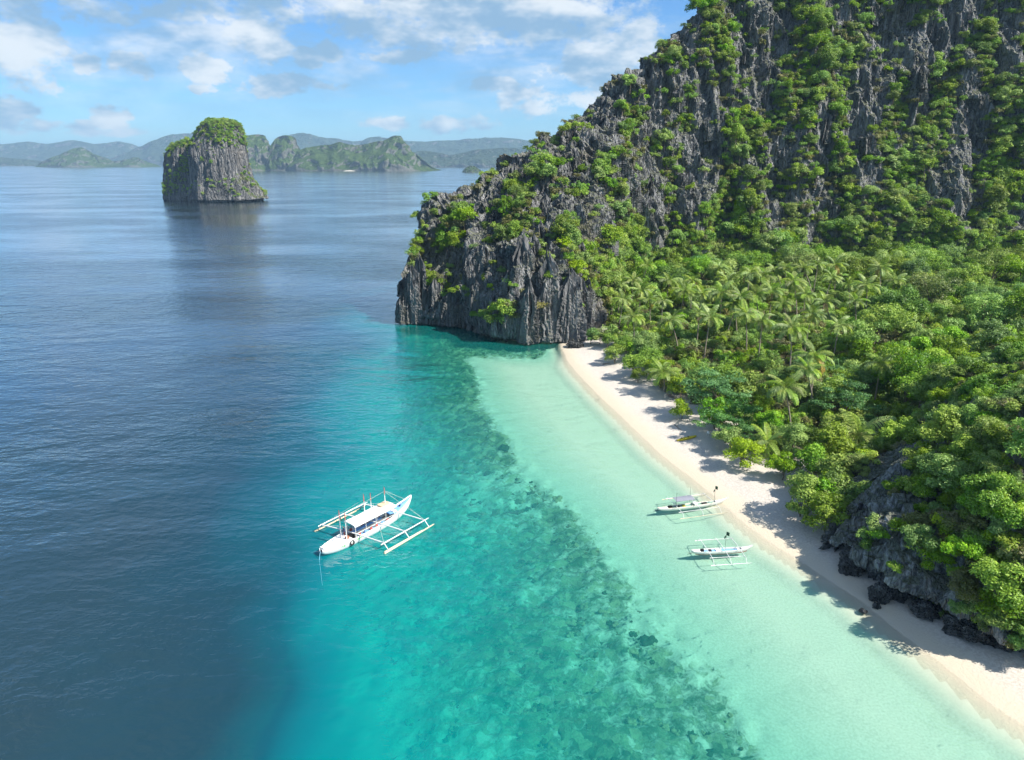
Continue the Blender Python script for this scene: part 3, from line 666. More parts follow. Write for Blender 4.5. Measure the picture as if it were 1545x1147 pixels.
def make_crown(rg, rx, rz, zc, nclump, nleaf, leaf, clump_r, flat=0.75, tiers=None, lowcut=-0.7, open_=0.0):
    cs = []
    tries = 0
    while len(cs) < nclump and tries < 4000:
        tries += 1
        v = rg.normal(size=3); v /= np.linalg.norm(v); rad = rg.random() ** 0.45
        if v[2] < lowcut: continue
        wob = 1 + 0.28 * math.sin(3 * math.atan2(v[1], v[0]) + rx) * rg.random()
        p = np.array((v[0] * rx * rad * wob, v[1] * rx * rad * wob, zc + v[2] * rz * rad))
        if tiers: p[2] = zc + (round((p[2] - zc) / rz * tiers) / tiers) * rz + rg.normal() * 0.12; p[:2] *= 1.15 - 0.35 * max((p[2] - zc) / rz, -.6)
        cs.append(p)
    cs = np.array(cs); V, T = [], []
    per = rg.multinomial(nleaf, rg.dirichlet(np.full(len(cs), 6.0)))
    for c_, k in zip(cs, per):
        r_ = clump_r * rg.uniform(0.65, 1.25); d = rg.normal(size=(k, 3)); d /= np.linalg.norm(d, axis=1, keepdims=True)
        d[:, 2] = np.where(d[:, 2] < -0.65, -d[:, 2] * 0.6, d[:, 2])
        lump = 1 + 0.35 * fbm(d * 1.6 + c_, 1.0, 2)[:, None]
        q = c_ + d * r_ * lump * np.array((1, 1, flat)) * (0.45 + 0.6 * rg.random((k, 1)) ** 0.5)
        nn = d * 0.8 + np.array((0, 0, 0.55)) + rg.normal(size=(k, 3)) * 0.5
        v, _ = leaf_quads(q, nn, leaf * rg.uniform(0.6, 1.35, k), leaf * rg.uniform(0.38, 0.7, k), rg)
        base = rg.normal() * 0.15; t = 0.48 + base + rg.normal(size=k) * 0.16
        V.append(v); T.append(np.repeat(t, 4))
    V = np.vstack(V); T = np.clip(np.concatenate(T), 0, 1)
    return V, np.arange(len(V)).reshape(-1, 4), T, cs
def make_trunk(rg, h, r0, cs, zc, nl=6, lean=0.3):
    top = np.array((rg.normal() * lean, rg.normal() * lean, h)); mid = top * 0.5 + np.array((rg.normal() * lean, rg.normal() * lean, 0)) * 0.6
    P = resample(np.array([(0, 0, -1.2), mid * 0.3, mid, top]), 7); parts = [tube(P, np.linspace(r0 * 1.3, r0 * 0.7, 7), 6)]
    for i in rg.permutation(len(cs))[:nl]:
        e = cs[i]; k = 0.5 * (top + e) + np.array((0, 0, 0.12 * np.linalg.norm(e - top)))
        parts.append(tube(resample(np.array([P[rg.integers(3, 7)], k, e]), 5), np.linspace(r0 * 0.5, r0 * 0.1, 5), 5))
    return join(parts)
class Proto: pass
def proto(kind, seed, rx, rz, zc, ncl, nlf, leaf, cr, trunk_r, mat, **kw):
    rg = np.random.default_rng(seed); p = Proto(); p.kind = kind; nl = kw.pop('limbs', 6)
    V, F, T, cs = make_crown(rg, rx, rz, zc, ncl, nlf, leaf, cr, **kw)
    p.crown = mesh_np(kind + '_crown', V, F, mat, False, {'tint': T})
    tv, tf = make_trunk(rg, max(zc - rz * 0.55, 0.6), trunk_r, cs, zc, nl)
    p.trunk = mesh_np(kind + '_trunk', tv, tf, M_BARK)
    nv = len(tv)                                               # joined copy for the scattered stuff
    p.both = mesh_np(kind, np.vstack([tv, V]), np.vstack([tf, F + nv]), [M_BARK, mat], False, {'tint': np.r_[np.full(nv, .5), T]})
    mi = np.zeros(len(tf) + len(F), np.int32); mi[len(tf):] = 1; p.both.polygons.foreach_set('material_index', mi)
    p.r = rx; return p
GROVE = [proto('grove_tree', 100 + i, 4.6, 3.2, 6.2, 18, 6000, 0.41, 1.7, 0.22, (M_LEAF, M_LEAF_BRIGHT)[i % 2]) for i in range(5)]
TIER = [proto('tiered_tree', 140 + i, 5.2, 3.6, 6.0, 26, 5800, 0.40, 1.55, 0.22, M_LEAF_TIER, tiers=3, flat=0.32) for i in range(2)]
SLOPE = [proto('slope_tree', 200 + i, 2.5, 2.3, 3.2, 11, 2700, 0.36, 1.15, 0.12, (M_LEAF, M_LEAF, M_LEAF_BRIGHT)[i % 3]) for i in range(6)]
SHRUB = [proto('slope_shrub', 300 + i, 1.6, 1.0, 1.0, 7, 900, 0.35, 0.85, 0.07, (M_LEAF, M_LEAF_BRIGHT, M_LEAF_DRY, M_LEAF)[i % 4], limbs=4) for i in range(4)]
NEAR = [proto('bushy_tree', 400 + i, 2.9, 2.3, 3.2, 17, 6200, 0.34, 1.15, 0.11, (M_LEAF, M_LEAF_BRIGHT)[i % 2], limbs=8) for i in range(4)]
NSHRUB = [proto('leafy_shrub', 500 + i, 1.5, 0.9, 0.9, 9, 2000, 0.27, 0.7, 0.05, (M_LEAF_BRIGHT, M_LEAF, M_LEAF_DRY, M_LEAF_BRIGHT, M_LEAF)[i], limbs=6) for i in range(5)]
BARE = []
for i in range(2):
    rg = np.random.default_rng(600 + i); cs = rg.normal(size=(14, 3)) * np.array((1.6, 1.6, 0.8)) + np.array((0, 0, 2.8))
    tv, tf = make_trunk(rg, 1.6, 0.09, cs, 2.4, 14, 0.4); V, F, T, _ = make_crown(rg, 2.0, 1.0, 2.8, 7, 260, 0.30, 0.5)
    p = Proto(); p.kind = 'bare_tree'; p.trunk = mesh_np('bare_trunk', tv, tf, mat_plain('pale_twig%d' % i, (0.34, 0.28, 0.22), 0.9, 0.3)); p.crown = mesh_np('bare_crown', V, F, M_LEAF_DRY, False, {'tint': T}); p.r = 2.0
    p.both = mesh_np('bare_tree', np.vstack([tv, V]), np.vstack([tf, F + len(tv)]), [p.trunk.materials[0], M_LEAF_DRY], False, {'tint': np.r_[np.full(len(tv), .5), T]})
    mi = np.zeros(len(tf) + len(F), np.int32); mi[len(tf):] = 1; p.both.polygons.foreach_set('material_index', mi); BARE.append(p)

PLANTS = []       # (x, y, z, rot, scale, proto, zone)
rg = np.random.default_rng(5)
def add_plant(p, s, pr, zone, keepout=None): PLANTS.append((p[0], p[1], p[2], rg.random() * 6.283, s, pr, zone))
pick = lambda L: L[int(rg.integers(len(L)))]
# -- on the mountain face: dense in the gullies, sparse on the rock ribs
fr = np.zeros(MP.shape[:2], bool); fr[22:345] = True
idx = np.argwhere(fr); w = rng.random(len(idx))
Pm = MP[idx[:, 0], idx[:, 1]]; Nm = MN2[idx[:, 0], idx[:, 1]]
patch = fbm(Pm, (0.055, 0.055, 0.024), 3)
dens = 0.44 + 1.35 * patch + 0.55 * (Nm[:, 2] - 0.35) - 1.45 * np.clip(rock_mask(Pm) + 0.12, 0, 1.0)
dens += 0.38 * sstep(45, 100, Pm[:, 0]) + 0.7 * sstep(26, 12, Pm[:, 2]) * (Pm[:, 0] > 30)
dens = np.clip(dens, 0.010, 1) * (Pm[:, 2] > 5)
area = np.linalg.norm(np.cross(np.gradient(MP, axis=0), np.gradient(MP, axis=1)), axis=-1)[idx[:, 0], idx[:, 1]]
prob = dens * area
ordr = rng.choice(len(idx), size=25000, replace=False, p=prob / prob.sum())
cellset = {}
n_slope = 0
for q in ordr:
    p = Pm[q]; X_, Y_ = to_px(p)
    if X_ > 1720: continue
    small = rng.random() < (0.45 if dens[q] > 0.35 else 0.85)
    sep = 1.15 if small else 2.1
    key = tuple((p // 3.0).astype(int)); near = False
    for dx in (-1, 0, 1):
        for dy in (-1, 0, 1):
            for dz in (-1, 0, 1):
                for (o_, s_) in cellset.get((key[0] + dx, key[1] + dy, key[2] + dz), ()):
                    if ((p - o_) ** 2).sum() < (0.5 * (sep + s_)) ** 2: near = True
    if near: continue
    cellset.setdefault(key, []).append((p, sep)); n_slope += 1
    sit = p - np.array((0, 0, 0.35))
    if small: add_plant(sit, rng.uniform(0.7, 1.35), pick(SHRUB), 'cliff')
    else: add_plant(sit + np.array((0, -0.3, -0.7)), (0.5 + 0.8 * rng.random() ** 1.8) * (0.9 + 0.5 * dens[q]), pick(SLOPE) if rng.random() > 0.05 else pick(BARE), 'cliff')
PALM_GROUP = 'coconut palms of the grove'
PB = 'tall coconut palm with a slender bare trunk crowded among the grove'
PALMS = [(x, y, h + 0.8 + 1.1 * math.sin(x * 1.7 + y), PB, None, PALM_GROUP, 0.96 + 0.14 * math.sin(x * 2.3 + y * 1.1), 15 + (x * 7 + y) % 7) for (x, y, h) in [(891, 407, 9.5), (923, 412, 9.5), (977, 401, 11.5), (914, 443, 9), (955, 424, 10.5), (980, 452, 7.5), (941, 452, 8.5), (1033, 440, 9.5), (1055, 471, 8.5),
    (1089, 443, 10.5), (1108, 460, 10), (1118, 450, 10.5), (1133, 413, 11.5), (1150, 418, 11.5), (1150, 485, 9), (1181, 460, 10.5), (1198, 426, 12), (1195, 496, 9.5), (1234, 400, 12.5), (1245, 456, 10), (1308, 432, 12.5),
    (1328, 405, 12.5), (1072, 480, 9.5), (1266, 492, 9), (1170, 410, 11.5), (1212, 405, 11.5), (1010, 425, 9.5), (1280, 430, 10), (1098, 425, 10), (1255, 420, 11),
    (1045, 425, 10), (1125, 475, 9.5), (1165, 440, 11), (1215, 445, 10.5), (1085, 405, 10), (1060, 445, 9), (935, 430, 9), (968, 440, 9), (1185, 405, 11.5), (1225, 475, 9.5), (1290, 455, 10), (1140, 445, 10.5), (1000, 455, 8.5), (1260, 400, 11.5), (1350, 425, 11)]] + [
    (955, 480, 7.5, 'coconut palm with drooping fronds overhanging the far end of the beach', (-0.1, 0.02), None, 1.0, 19),
    (1012, 485, 9.0, 'coconut palm leaning seaward behind the round pale green bush', (-0.28, 0.0), None, 1.1, 19),
    (1001, 563, 4.2, 'short coconut palm standing on open sand beside a fallen log', (-0.12, 0.0), None, 1.05, 22),
    (1184, 586, 10.5, 'leaning coconut palm with long curved trunk behind the yellow kayak', (-0.22, 0.0), None, 1.05, 17),
    (1228, 538, 11.0, 'taller coconut palm of the leaning pair in the middle of the grove', (-0.06, 0.0), None, 1.0, 15),
    (1217, 558, 10.0, 'shorter yellowing coconut palm of the leaning pair in the middle of the grove', (-0.24, 0.02), None, .95, 15),
    (1329, 550, 8.5, 'lone coconut palm with a straight trunk among low trees', (0.0, 0.0), None, 1.0, 19),
    (1295, 655, 3.6, 'young coconut palm with very long fronds below the headland', (0, 0), None, 1.45, 15),
    (1158, 668, 2.6, 'young stemless coconut palm beside the second kayak', (0, 0), None, .95, 13),
    (1330, 690, 3.0, 'young coconut palm tucked against the dark headland rock', (0, 0), None, 1.2, 13)]
def palm_top(cx, cy, h):
    g = 2.5
    for _ in range(3): p = PX(cx, cy, z=g + h); g = height_at(p[0], p[1])
    return p
PTOP = np.array([palm_top(*q[:3]) for q in PALMS])
def palm_limit(x, y):
    """tallest top a tree may have here so that it does not bury a palm crown standing beside or behind it"""
    dx = x - PTOP[:, 0] * y / PTOP[:, 1]; back_ = PTOP[:, 1] - y; dist = np.hypot(x - PTOP[:, 0], y - PTOP[:, 1])
    lim = 99.0
    k1 = dist < 4.6
    if k1.any(): lim = min(lim, (PTOP[k1, 2] - 5.2).min())
    k2 = (back_ > 0) & (back_ < 26) & (np.abs(dx) < 3.6)
    if k2.any(): lim = min(lim, (PTOP[k2, 2] - 5.2 - back_[k2] * 0.30).min())
    return lim
# -- the grove on the flat behind the beach
spots = []
def grove_ok(x, y, sep):
    for (a, b, s_) in spots:
        if (a - x) ** 2 + (b - y) ** 2 < (0.5 * (sep + s_)) ** 2: return False
    return True
hpoly = np.array([q[:2] for q in hf])
def in_poly(x, y, P):
    c = False; k = len(P)
    for i in range(k):
        A, B = P[i], P[(i + 1) % k]
        if (A[1] > y) != (B[1] > y) and x < A[0] + (y - A[1]) / (B[1] - A[1]) * (B[0] - A[0]): c = not c
    return c
HAND = [  # trees singled out in the photograph: crown centre pixel, height of the crown centre, scale, kind
    (1085, 575, 7.5, 1.0, TIER), (1060, 415, 8.5, 1.2, TIER), (995, 555, 3.0, .62, GROVE), (975, 520, 4.0, .8, GROVE), (1120, 612, 5.5, .75, TIER), (1240, 715, 5.0, .95, NEAR), (1215, 735, 3.4, 1.1, NEAR),
    (1275, 705, 5.5, 1.2, NEAR), (1250, 760, 3.0, 1.0, NEAR), (1290, 740, 4.5, 1.15, NEAR), (1400, 470, 9.0, 1.35, GROVE), (1340, 480, 8.0, 1.2, GROVE), (1460, 455, 9.0, 1.3, GROVE), (1050, 560, 4.2, .7, GROVE),
    (905, 503, 2.0, .8, NEAR), (930, 508, 2.0, .8, NEAR), (892, 500, 2.4, .9, NEAR), (945, 520, 2.0, .8, NEAR), (1165, 640, 3.2, .7, NEAR), (1185, 690, 3.0, .8, NEAR), (1200, 655, 4.0, 1.0, NEAR), (1085, 630, 3.4, .62, TIER), (1120, 645, 3.0, .55, TIER)]
for (x, y, zc, s, L) in HAND:
    g = 2.5; p = PX(x, y, z=g + zc * 0.9); gz_ = height_at(p[0], p[1])
    pr = pick(L); cz = {id(TIER): 6.0, id(GROVE): 6.2, id(NEAR): 3.2}[id(L)]
    add_plant((p[0], p[1], gz_ - 0.1), s, pr, 'grove'); spots.append((p[0], p[1], 4.5 * s if L is not NEAR else 3.0))
cands = np.c_[rng.uniform(18, 190, 9000), rng.uniform(60, 268, 9000)]
cz_, cdist = ground_z(cands)
front_y = np.interp(cands[:, 0], [27, 34, 48, 74, 105, 140, 182, 235], [222, 238, 256, 266, 270, 270, 266, 260])
for (x, y), z, d, fy in zip(cands, cz_, cdist, front_y):
    if y > fy or d < 9.8 + 1.8 * math.sin(y * 0.23): continue
    if in_poly(x, y, hpoly): continue
    X_, Y_ = to_px(np.array((x, y, z + 4)))
    if X_ > 1700: continue
    edge = d < 19; r_ = rng.random(); lim = palm_limit(x, y) - z; inner = X_ > 1275 or r_ < 0.10
    if edge: L, s, sep = (SLOPE if y > 115 else NEAR), rng.uniform(0.65, 1.2), 3.3
    elif fy - y < 34 and r_ < 0.6: L, s, sep = GROVE, rng.uniform(0.8, 1.3), 5.6
    elif inner and r_ < 0.42: L, s, sep = (TIER if r_ < 0.05 else GROVE), rng.uniform(0.62, 1.45), 6.2
    else: L, s, sep = (SLOPE if y > 135 else NEAR), rng.uniform(0.75, 1.35), 3.3
    topz = {id(TIER): 10.0, id(GROVE): 9.6, id(SLOPE): 5.8, id(NEAR): 5.8}[id(L)]
    if topz * s > lim:
        L = SLOPE if y > 135 else NEAR; s = lim / 5.8; sep = 2.6
        if s < 0.35: continue
        s = min(s, 1.2)
    if 1035 < X_ < 1075 and 575 < Y_ < 640: continue                      # sandy gap seen between the trees
    if not grove_ok(x, y, sep): continue
    spots.append((x, y, sep)); add_plant((x, y, z - 0.15), s, pick(L), 'grove')
    if len(spots) > 1300: break
for (x, y), z, d, fy in zip(cands[::-1][:3800], cz_[::-1], cdist[::-1], front_y[::-1]):                 # undergrowth
    if y > fy or d < 14.5 or in_poly(x, y, hpoly): continue
    add_plant((x, y, z - 0.1), rng.uniform(0.7, 1.5), pick(SHRUB if y > 125 else NSHRUB), 'grove')
# -- on the near headland
ph = HP.reshape(-1, 3); nh = HN2.reshape(-1, 3); X_, Y_ = to_px(ph)
hb = np.zeros(len(ph))
for (a, b, rx, ry) in [(1300, 780, 75, 64), (1345, 850, 66, 58), (1385, 880, 55, 30), (1345, 715, 40, 30), (1280, 840, 40, 30), (1400, 660, 22, 20), (1420, 900, 40, 26)]:
    hb = np.maximum(hb, 1.3 - np.sqrt(((X_ - a) / rx) ** 2 + ((Y_ - b) / ry) ** 2))
dh = np.clip(0.9 + 0.4 * (nh[:, 2] - 0.3) - 1.25 * np.clip(hb + 0.2, 0, 1), 0.02, 1) * (ph[:, 2] > 2.6) * (hb < 0.55)
ha = np.linalg.norm(np.cross(np.gradient(HP, axis=0), np.gradient(HP, axis=1)), axis=-1).ravel(); pr_ = dh * ha
hs = []
for q in rng.choice(len(ph), 5200, replace=False, p=pr_ / pr_.sum()):
    p = ph[q]; small = rng.random() < 0.6 or dh[q] < 0.25; sep = 1.0 if small else 2.1
    if any(((p - o_) ** 2).sum() < (0.5 * (sep + s_)) ** 2 for o_, s_ in hs): continue
    hs.append((p, sep))
    if small: add_plant(p - (0, 0, 0.2), rng.uniform(0.55, 1.25), pick(NSHRUB), 'headland')
    else: add_plant(p - (0, 0, 0.7), rng.uniform(0.55, 1.0), pick(NEAR) if rng.random() > 0.04 else pick(BARE), 'headland')
for (x_, y_, s_, L_) in [(1316, 792, .8, NSHRUB), (1326, 812, .9, NSHRUB), (1306, 822, .7, NSHRUB), (1300, 806, .6, NSHRUB), (1352, 858, .7, NSHRUB), (1398, 908, 1.0, NSHRUB), (1412, 914, 1.1, NSHRUB), (1372, 740, .9, NSHRUB), (1360, 800, .8, NSHRUB), (1385, 830, .6, NEAR), (1405, 860, .6, NEAR)]:
    dd_ = np.hypot(X_ - x_, Y_ - y_) + ph[:, 1] * 0.5; q = int(np.argmin(dd_)); add_plant(ph[q] - (0, 0, .3), s_, pick(L_[:2]), 'headland')
# trees past the right edge of the picture whose shade falls across the sand
for (x, y, s) in [(63, 57, 1.4), (66, 52, 1.5), (60, 47, 1.3), (70, 47, 1.6), (59, 62, 1.2)]:
    add_plant((x, y, height_at(x, y) - 0.1), s, pick(NEAR), 'grove')

# -- the plants that show largest become things of their own, the rest is one mass
A = np.array([(p[0], p[1], p[2]) for p in PLANTS]); X_, Y_ = to_px(A)
size = np.array([p[4] * p[5].r for p in PLANTS]) / np.maximum(A[:, 1], 1)
inview = (X_ > -10) & (X_ < 1555) & (Y_ > -20) & (Y_ < 1170)
LAB = {('grove', 'grove_tree'): ('broad-crowned leafy tree growing in the grove behind the beach', 'tree', 'broad trees of the grove'),
       ('grove', 'tiered_tree'): ('dark green tree with flat tiers of branches behind the beach', 'tree', 'tiered trees by the beach'),
       ('grove', 'bushy_tree'): ('small bushy tree at the edge of the grove near the headland', 'tree', 'bushy trees along the grove edge'),
       ('grove', 'slope_tree'): ('small rounded tree between the coconut palms of the grove', 'tree', 'small trees of the grove'),
       ('cliff', 'slope_tree'): ('small rounded tree clinging to the limestone mountain face', 'tree', 'trees on the mountain face'),
       ('headland', 'bushy_tree'): ('bushy green tree growing on top of the rocky headland', 'tree', 'trees on the headland'),
       ('headland', 'bare_tree'): ('half-bare pale-branched tree on the rocky headland', 'tree', 'half-bare trees on the headland'),
       ('cliff', 'bare_tree'): ('half-bare pale-branched tree on the limestone mountain face', 'tree', 'half-bare trees on the mountain'),
       ('headland', 'leafy_shrub'): ('low leafy shrub rooted in the rock of the headland', 'shrub', 'shrubs on the headland')}
single = set(); quota = {'tree': 295, 'shrub': 150}
per_zone = {('cliff', 'slope_tree'): 85}
for i in np.argsort(-size):
    p = PLANTS[i]; key = (p[6], p[5].kind)
    if not inview[i] or key not in LAB: continue
    cat = LAB[key][1]
    if quota[cat] <= 0: continue
    if cat == 'tree' and key != ('cliff', 'slope_tree') and quota['tree'] <= per_zone[('cliff', 'slope_tree')]: continue
    quota[cat] -= 1; single.add(int(i))
    if key == ('cliff', 'slope_tree'): per_zone[key] -= 1
def where(i):
    x, y, z, rz, s, pr, zone = PLANTS[i]; k = pr.kind
    big = 'large' if s * pr.r > np.median([PLANTS[j][4] * PLANTS[j][5].r for j in single if PLANTS[j][6] == zone and PLANTS[j][5].kind == k]) else 'smaller'
    if zone == 'grove':
        d_ = shore_d(np.array([[x, y]]))[0]; fy = np.interp(x, [27, 34, 48, 74, 105, 140, 182, 235], [222, 238, 256, 266, 270, 270, 266, 260])
        near_p = np.hypot(PTOP[:, 0] - x, PTOP[:, 1] - y).min() < 6.5
        pl = ('on the sand edge of the far half of the beach' if y > 150 else 'on the sand edge between the kayaks and the headland') if d_ < 20 else 'against the foot of the mountain' if fy - y < 26 else 'crowded in among the coconut palms' if near_p else \
            'just behind the rocky headland' if y < 135 and x > 62 else 'in the wooded hollow between palms and headland' if y < 165 else 'in the dense wood inland of the palms'
        what = {'grove_tree': 'broad-crowned leafy tree', 'tiered_tree': 'tiered dark tree', 'bushy_tree': 'bushy round tree', 'slope_tree': 'rounded low tree'}[k]
        return '%s %s %s' % (big, what, pl), 'tree', what.replace('tree', 'trees') + ' ' + pl
    if zone == 'cliff':
        pl = 'at the seaward tip of the mountain' if x < 5 else 'on the slope above the sea wall pillars' if x < 34 else 'low on the mountain face above the grove' if z < 40 else 'halfway up the mountain face' if z < 75 else 'high on the upper mountain face'
        what = 'half-bare pale-branched tree' if k == 'bare_tree' else 'rounded green tree clinging'
        return '%s %s %s' % (big, what, pl), 'tree', 'trees ' + pl
    pl = 'on the seaward rock face of the headland' if y < 76 else 'along the crest of the headland' if z > 15 else 'on the flank of the headland'
    what = {'bushy_tree': 'bushy green tree', 'bare_tree': 'half-bare pale-branched tree', 'leafy_shrub': 'dry brownish shrub' if pr in NSHRUB and NSHRUB.index(pr) == 2 else 'bright green shrub' if pr in NSHRUB and NSHRUB.index(pr) in (0, 3) else 'dark green shrub'}[k]
    return '%s %s rooted %s' % (big, what, pl), 'shrub' if k == 'leafy_shrub' else 'tree', what + 's ' + pl
for i in sorted(single):
    x, y, z, rz, s, pr, zone = PLANTS[i]; lab = where(i)
    e = empty(pr.kind, (x, y, z), rz, s); tag(e, *lab)
    obj('trunk', pr.trunk, e); obj('crown', pr.crown, e)
def scatter(name, items, label, parent=None):
    """one mass of plants: points that carry a copy of a plant each"""
    protos = []; 
    for it in items:
        if it[5] not in protos: protos.append(it[5])
    col = bpy.data.collections.new(name + '_plants')
    for k, p in enumerate(protos): col.objects.link(bpy.data.objects.new('plant_%03d' % k, p.both))
    V = np.array([it[:3] for it in items]); me = bpy.data.meshes.new(name); me.vertices.add(len(V)); me.vertices.foreach_set('co', V.astype(np.float32).ravel())
    a = me.attributes.new('spin', 'FLOAT_VECTOR', 'POINT'); a.data.foreach_set('vector', np.array([(rng.normal() * .08, rng.normal() * .08, it[3]) for it in items], np.float32).ravel())
    a = me.attributes.new('size', 'FLOAT', 'POINT'); a.data.foreach_set('value', np.array([it[4] for it in items], np.float32))
    a = me.attributes.new('which', 'INT', 'POINT'); a.data.foreach_set('value', np.array([protos.index(it[5]) for it in items], np.int32))
    me.update(); o = obj(name, me, parent)
    ng = bpy.data.node_groups.new(name, 'GeometryNodeTree')
    ng.interface.new_socket('Geometry', in_out='INPUT', socket_type='NodeSocketGeometry'); ng.interface.new_socket('Geometry', in_out='OUTPUT', socket_type='NodeSocketGeometry')
    gi, go = ng.nodes.new('NodeGroupInput'), ng.nodes.new('NodeGroupOutput'); iop = ng.nodes.new('GeometryNodeInstanceOnPoints'); ci = ng.nodes.new('GeometryNodeCollectionInfo')
    ci.inputs['Collection'].default_value = col; ci.inputs['Separate Children'].default_value = True; ci.inputs['Reset Children'].default_value = True
    def na(n, t):
        q = ng.nodes.new('GeometryNodeInputNamedAttribute'); q.data_type = t; q.inputs['Name'].default_value = n; return q.outputs[0]
    ln = ng.links.new
    ln(gi.outputs[0], iop.inputs['Points']); ln(ci.outputs[0], iop.inputs['Instance']); iop.inputs['Pick Instance'].default_value = True
    ln(na('which', 'INT'), iop.inputs['Instance Index']); ln(na('spin', 'FLOAT_VECTOR'), iop.inputs['Rotation']); ln(na('size', 'FLOAT'), iop.inputs['Scale']); ln(iop.outputs[0], go.inputs[0])
    o.modifiers.new('scatter', 'NODES').node_group = ng
    return tag(o, label, 'vegetation' if parent is None else None, kind='stuff')
rest = [PLANTS[i] for i in range(len(PLANTS)) if i not in single]
for zone, nm, lb_ in (('cliff', 'cliff_vegetation', 'dense green scrub and trees covering the limestone mountain face'), ('grove', 'undergrowth', 'tangled green undergrowth and further trees of the grove behind the beach'), ('headland', 'headland_scrub', 'low tangled scrub between the trees of the headland')):
    scatter(nm, [p for p in rest if p[6] == zone], lb_)
print('plants', len(PLANTS), 'singles', len(single), 'slope', n_slope)
# islet greenery
items = []
for (P_, N_, top) in ((IT[0], IT[1], 1), (IL[0], IL[1], 0)):
    pts = P_.reshape(-1, 3); nn = N_.reshape(-1, 3); X_, Y_ = to_px(pts)
    g = np.clip(2.4 * (nn[:, 2] - 0.30) + 0.35 * fbm(pts, 0.03, 3), 0, 1)
    g = np.maximum(g, np.clip(1.3 - np.abs((X_ - 250) * 0.9 + (Y_ - 298) * 0.62) / 14, 0, 1) * 0.8 * (1 - top))
    g = np.maximum(g, sstep(232, 205, Y_) * 0.5 * top * (X_ > 312)); g *= (pts[:, 2] > 8) * (pts[:, 1] < ISY + 75)
    for q in rng.choice(len(pts), 1500 if top else 1000, replace=False, p=g / g.sum()):
        items.append((*(pts[q] - np.array(ISLET.location) - np.array((0, 0, 2.0))), rng.random() * 6.28, rng.uniform(0.6, 1.15), pick(SLOPE if rng.random() < .5 else SHRUB), 'islet'))
scatter('islet_scrub', items, 'green scrub on the ledges of the islet', ISLET)

# ------------------------------------------------------------------ coconut palms
def frond_mesh(seed, droop, L=4.3, npair=30):
    rg = np.random.default_rng(seed); t = np.linspace(0, 1, 14)
    ang = 0.95 - droop * t ** 1.2; dx = np.cos(ang) * L / 13; dz = np.sin(ang) * L / 13
    P = np.stack([np.r_[0, np.cumsum(dx[1:])], 0.05 * np.sin(3 * t + seed), np.r_[0, np.cumsum(dz[1:])]], -1)
    V, F = tube(P, np.linspace(0.055, 0.012, 14), 4); T = np.full(len(V), 0.9); Vs, Fs, Ts = [V], [F], [T]; n0 = len(V)
    for s in (-1, 1):
        for i in range(npair):
            u = 0.10 + 0.90 * i / npair + rg.normal() * 0.008; p = np.array([np.interp(u, t, P[:, k]) for k in range(3)])
            ln_ = (0.35 + 0.85 * math.sin(math.pi * min(u * 0.95 + 0.06, 1)) ** 0.7) * rg.uniform(0.85, 1.1)
            a = np.interp(u, t, ang); f = np.array((math.cos(a), 0, math.sin(a)))
            d1 = f * 0.45 + np.array((0, s * 0.95, 0.1)); d1 /= np.linalg.norm(d1); d2 = f * 0.5 + np.array((0, s * 0.55, -0.75)); d2 /= np.linalg.norm(d2)
            m_ = p + d1 * ln_ * 0.5; e_ = m_ + d2 * ln_ * 0.6; w_ = f * 0.055
            Vs.append(np.array([p - w_ * .7, p + w_ * .7, m_ + w_, m_ - w_, e_ + w_ * .25, e_ - w_ * .25]))
            Fs.append(np.array([[0, 1, 2, 3], [3, 2, 4, 5]]) + n0); n0 += 6; tt = 0.5 + rg.normal() * 0.13; Ts.append(np.array([tt + .1, tt + .1, tt, tt, tt - .1, tt - .1]))
    return mesh_np('frond', np.vstack(Vs), np.vstack(Fs), M_FROND, False, {'tint': np.clip(np.concatenate(Ts), 0, 1)})
FRONDS = [frond_mesh(i, d) for i, d in enumerate((1.0, 1.35, 1.7, 2.0))]
OLD = FRONDS[3].copy(); OLD.materials.clear(); OLD.materials.append(M_FROND_OLD)
def nut_mesh():
    bm = bmesh.new()
    for k in range(7):
        a = k * 0.9; v = bmesh.ops.create_icosphere(bm, subdivisions=1, radius=0.15)['verts']
        bmesh.ops.translate(bm, verts=v, vec=(math.cos(a) * 0.24, math.sin(a) * 0.24, -0.22 - 0.12 * (k % 2)))
    me = bpy.data.meshes.new('coconut_cluster'); bm.to_mesh(me); bm.free(); me.materials.append(mat_plain('coconut', (0.25, 0.20, 0.06))); return me
NUTS = nut_mesh()
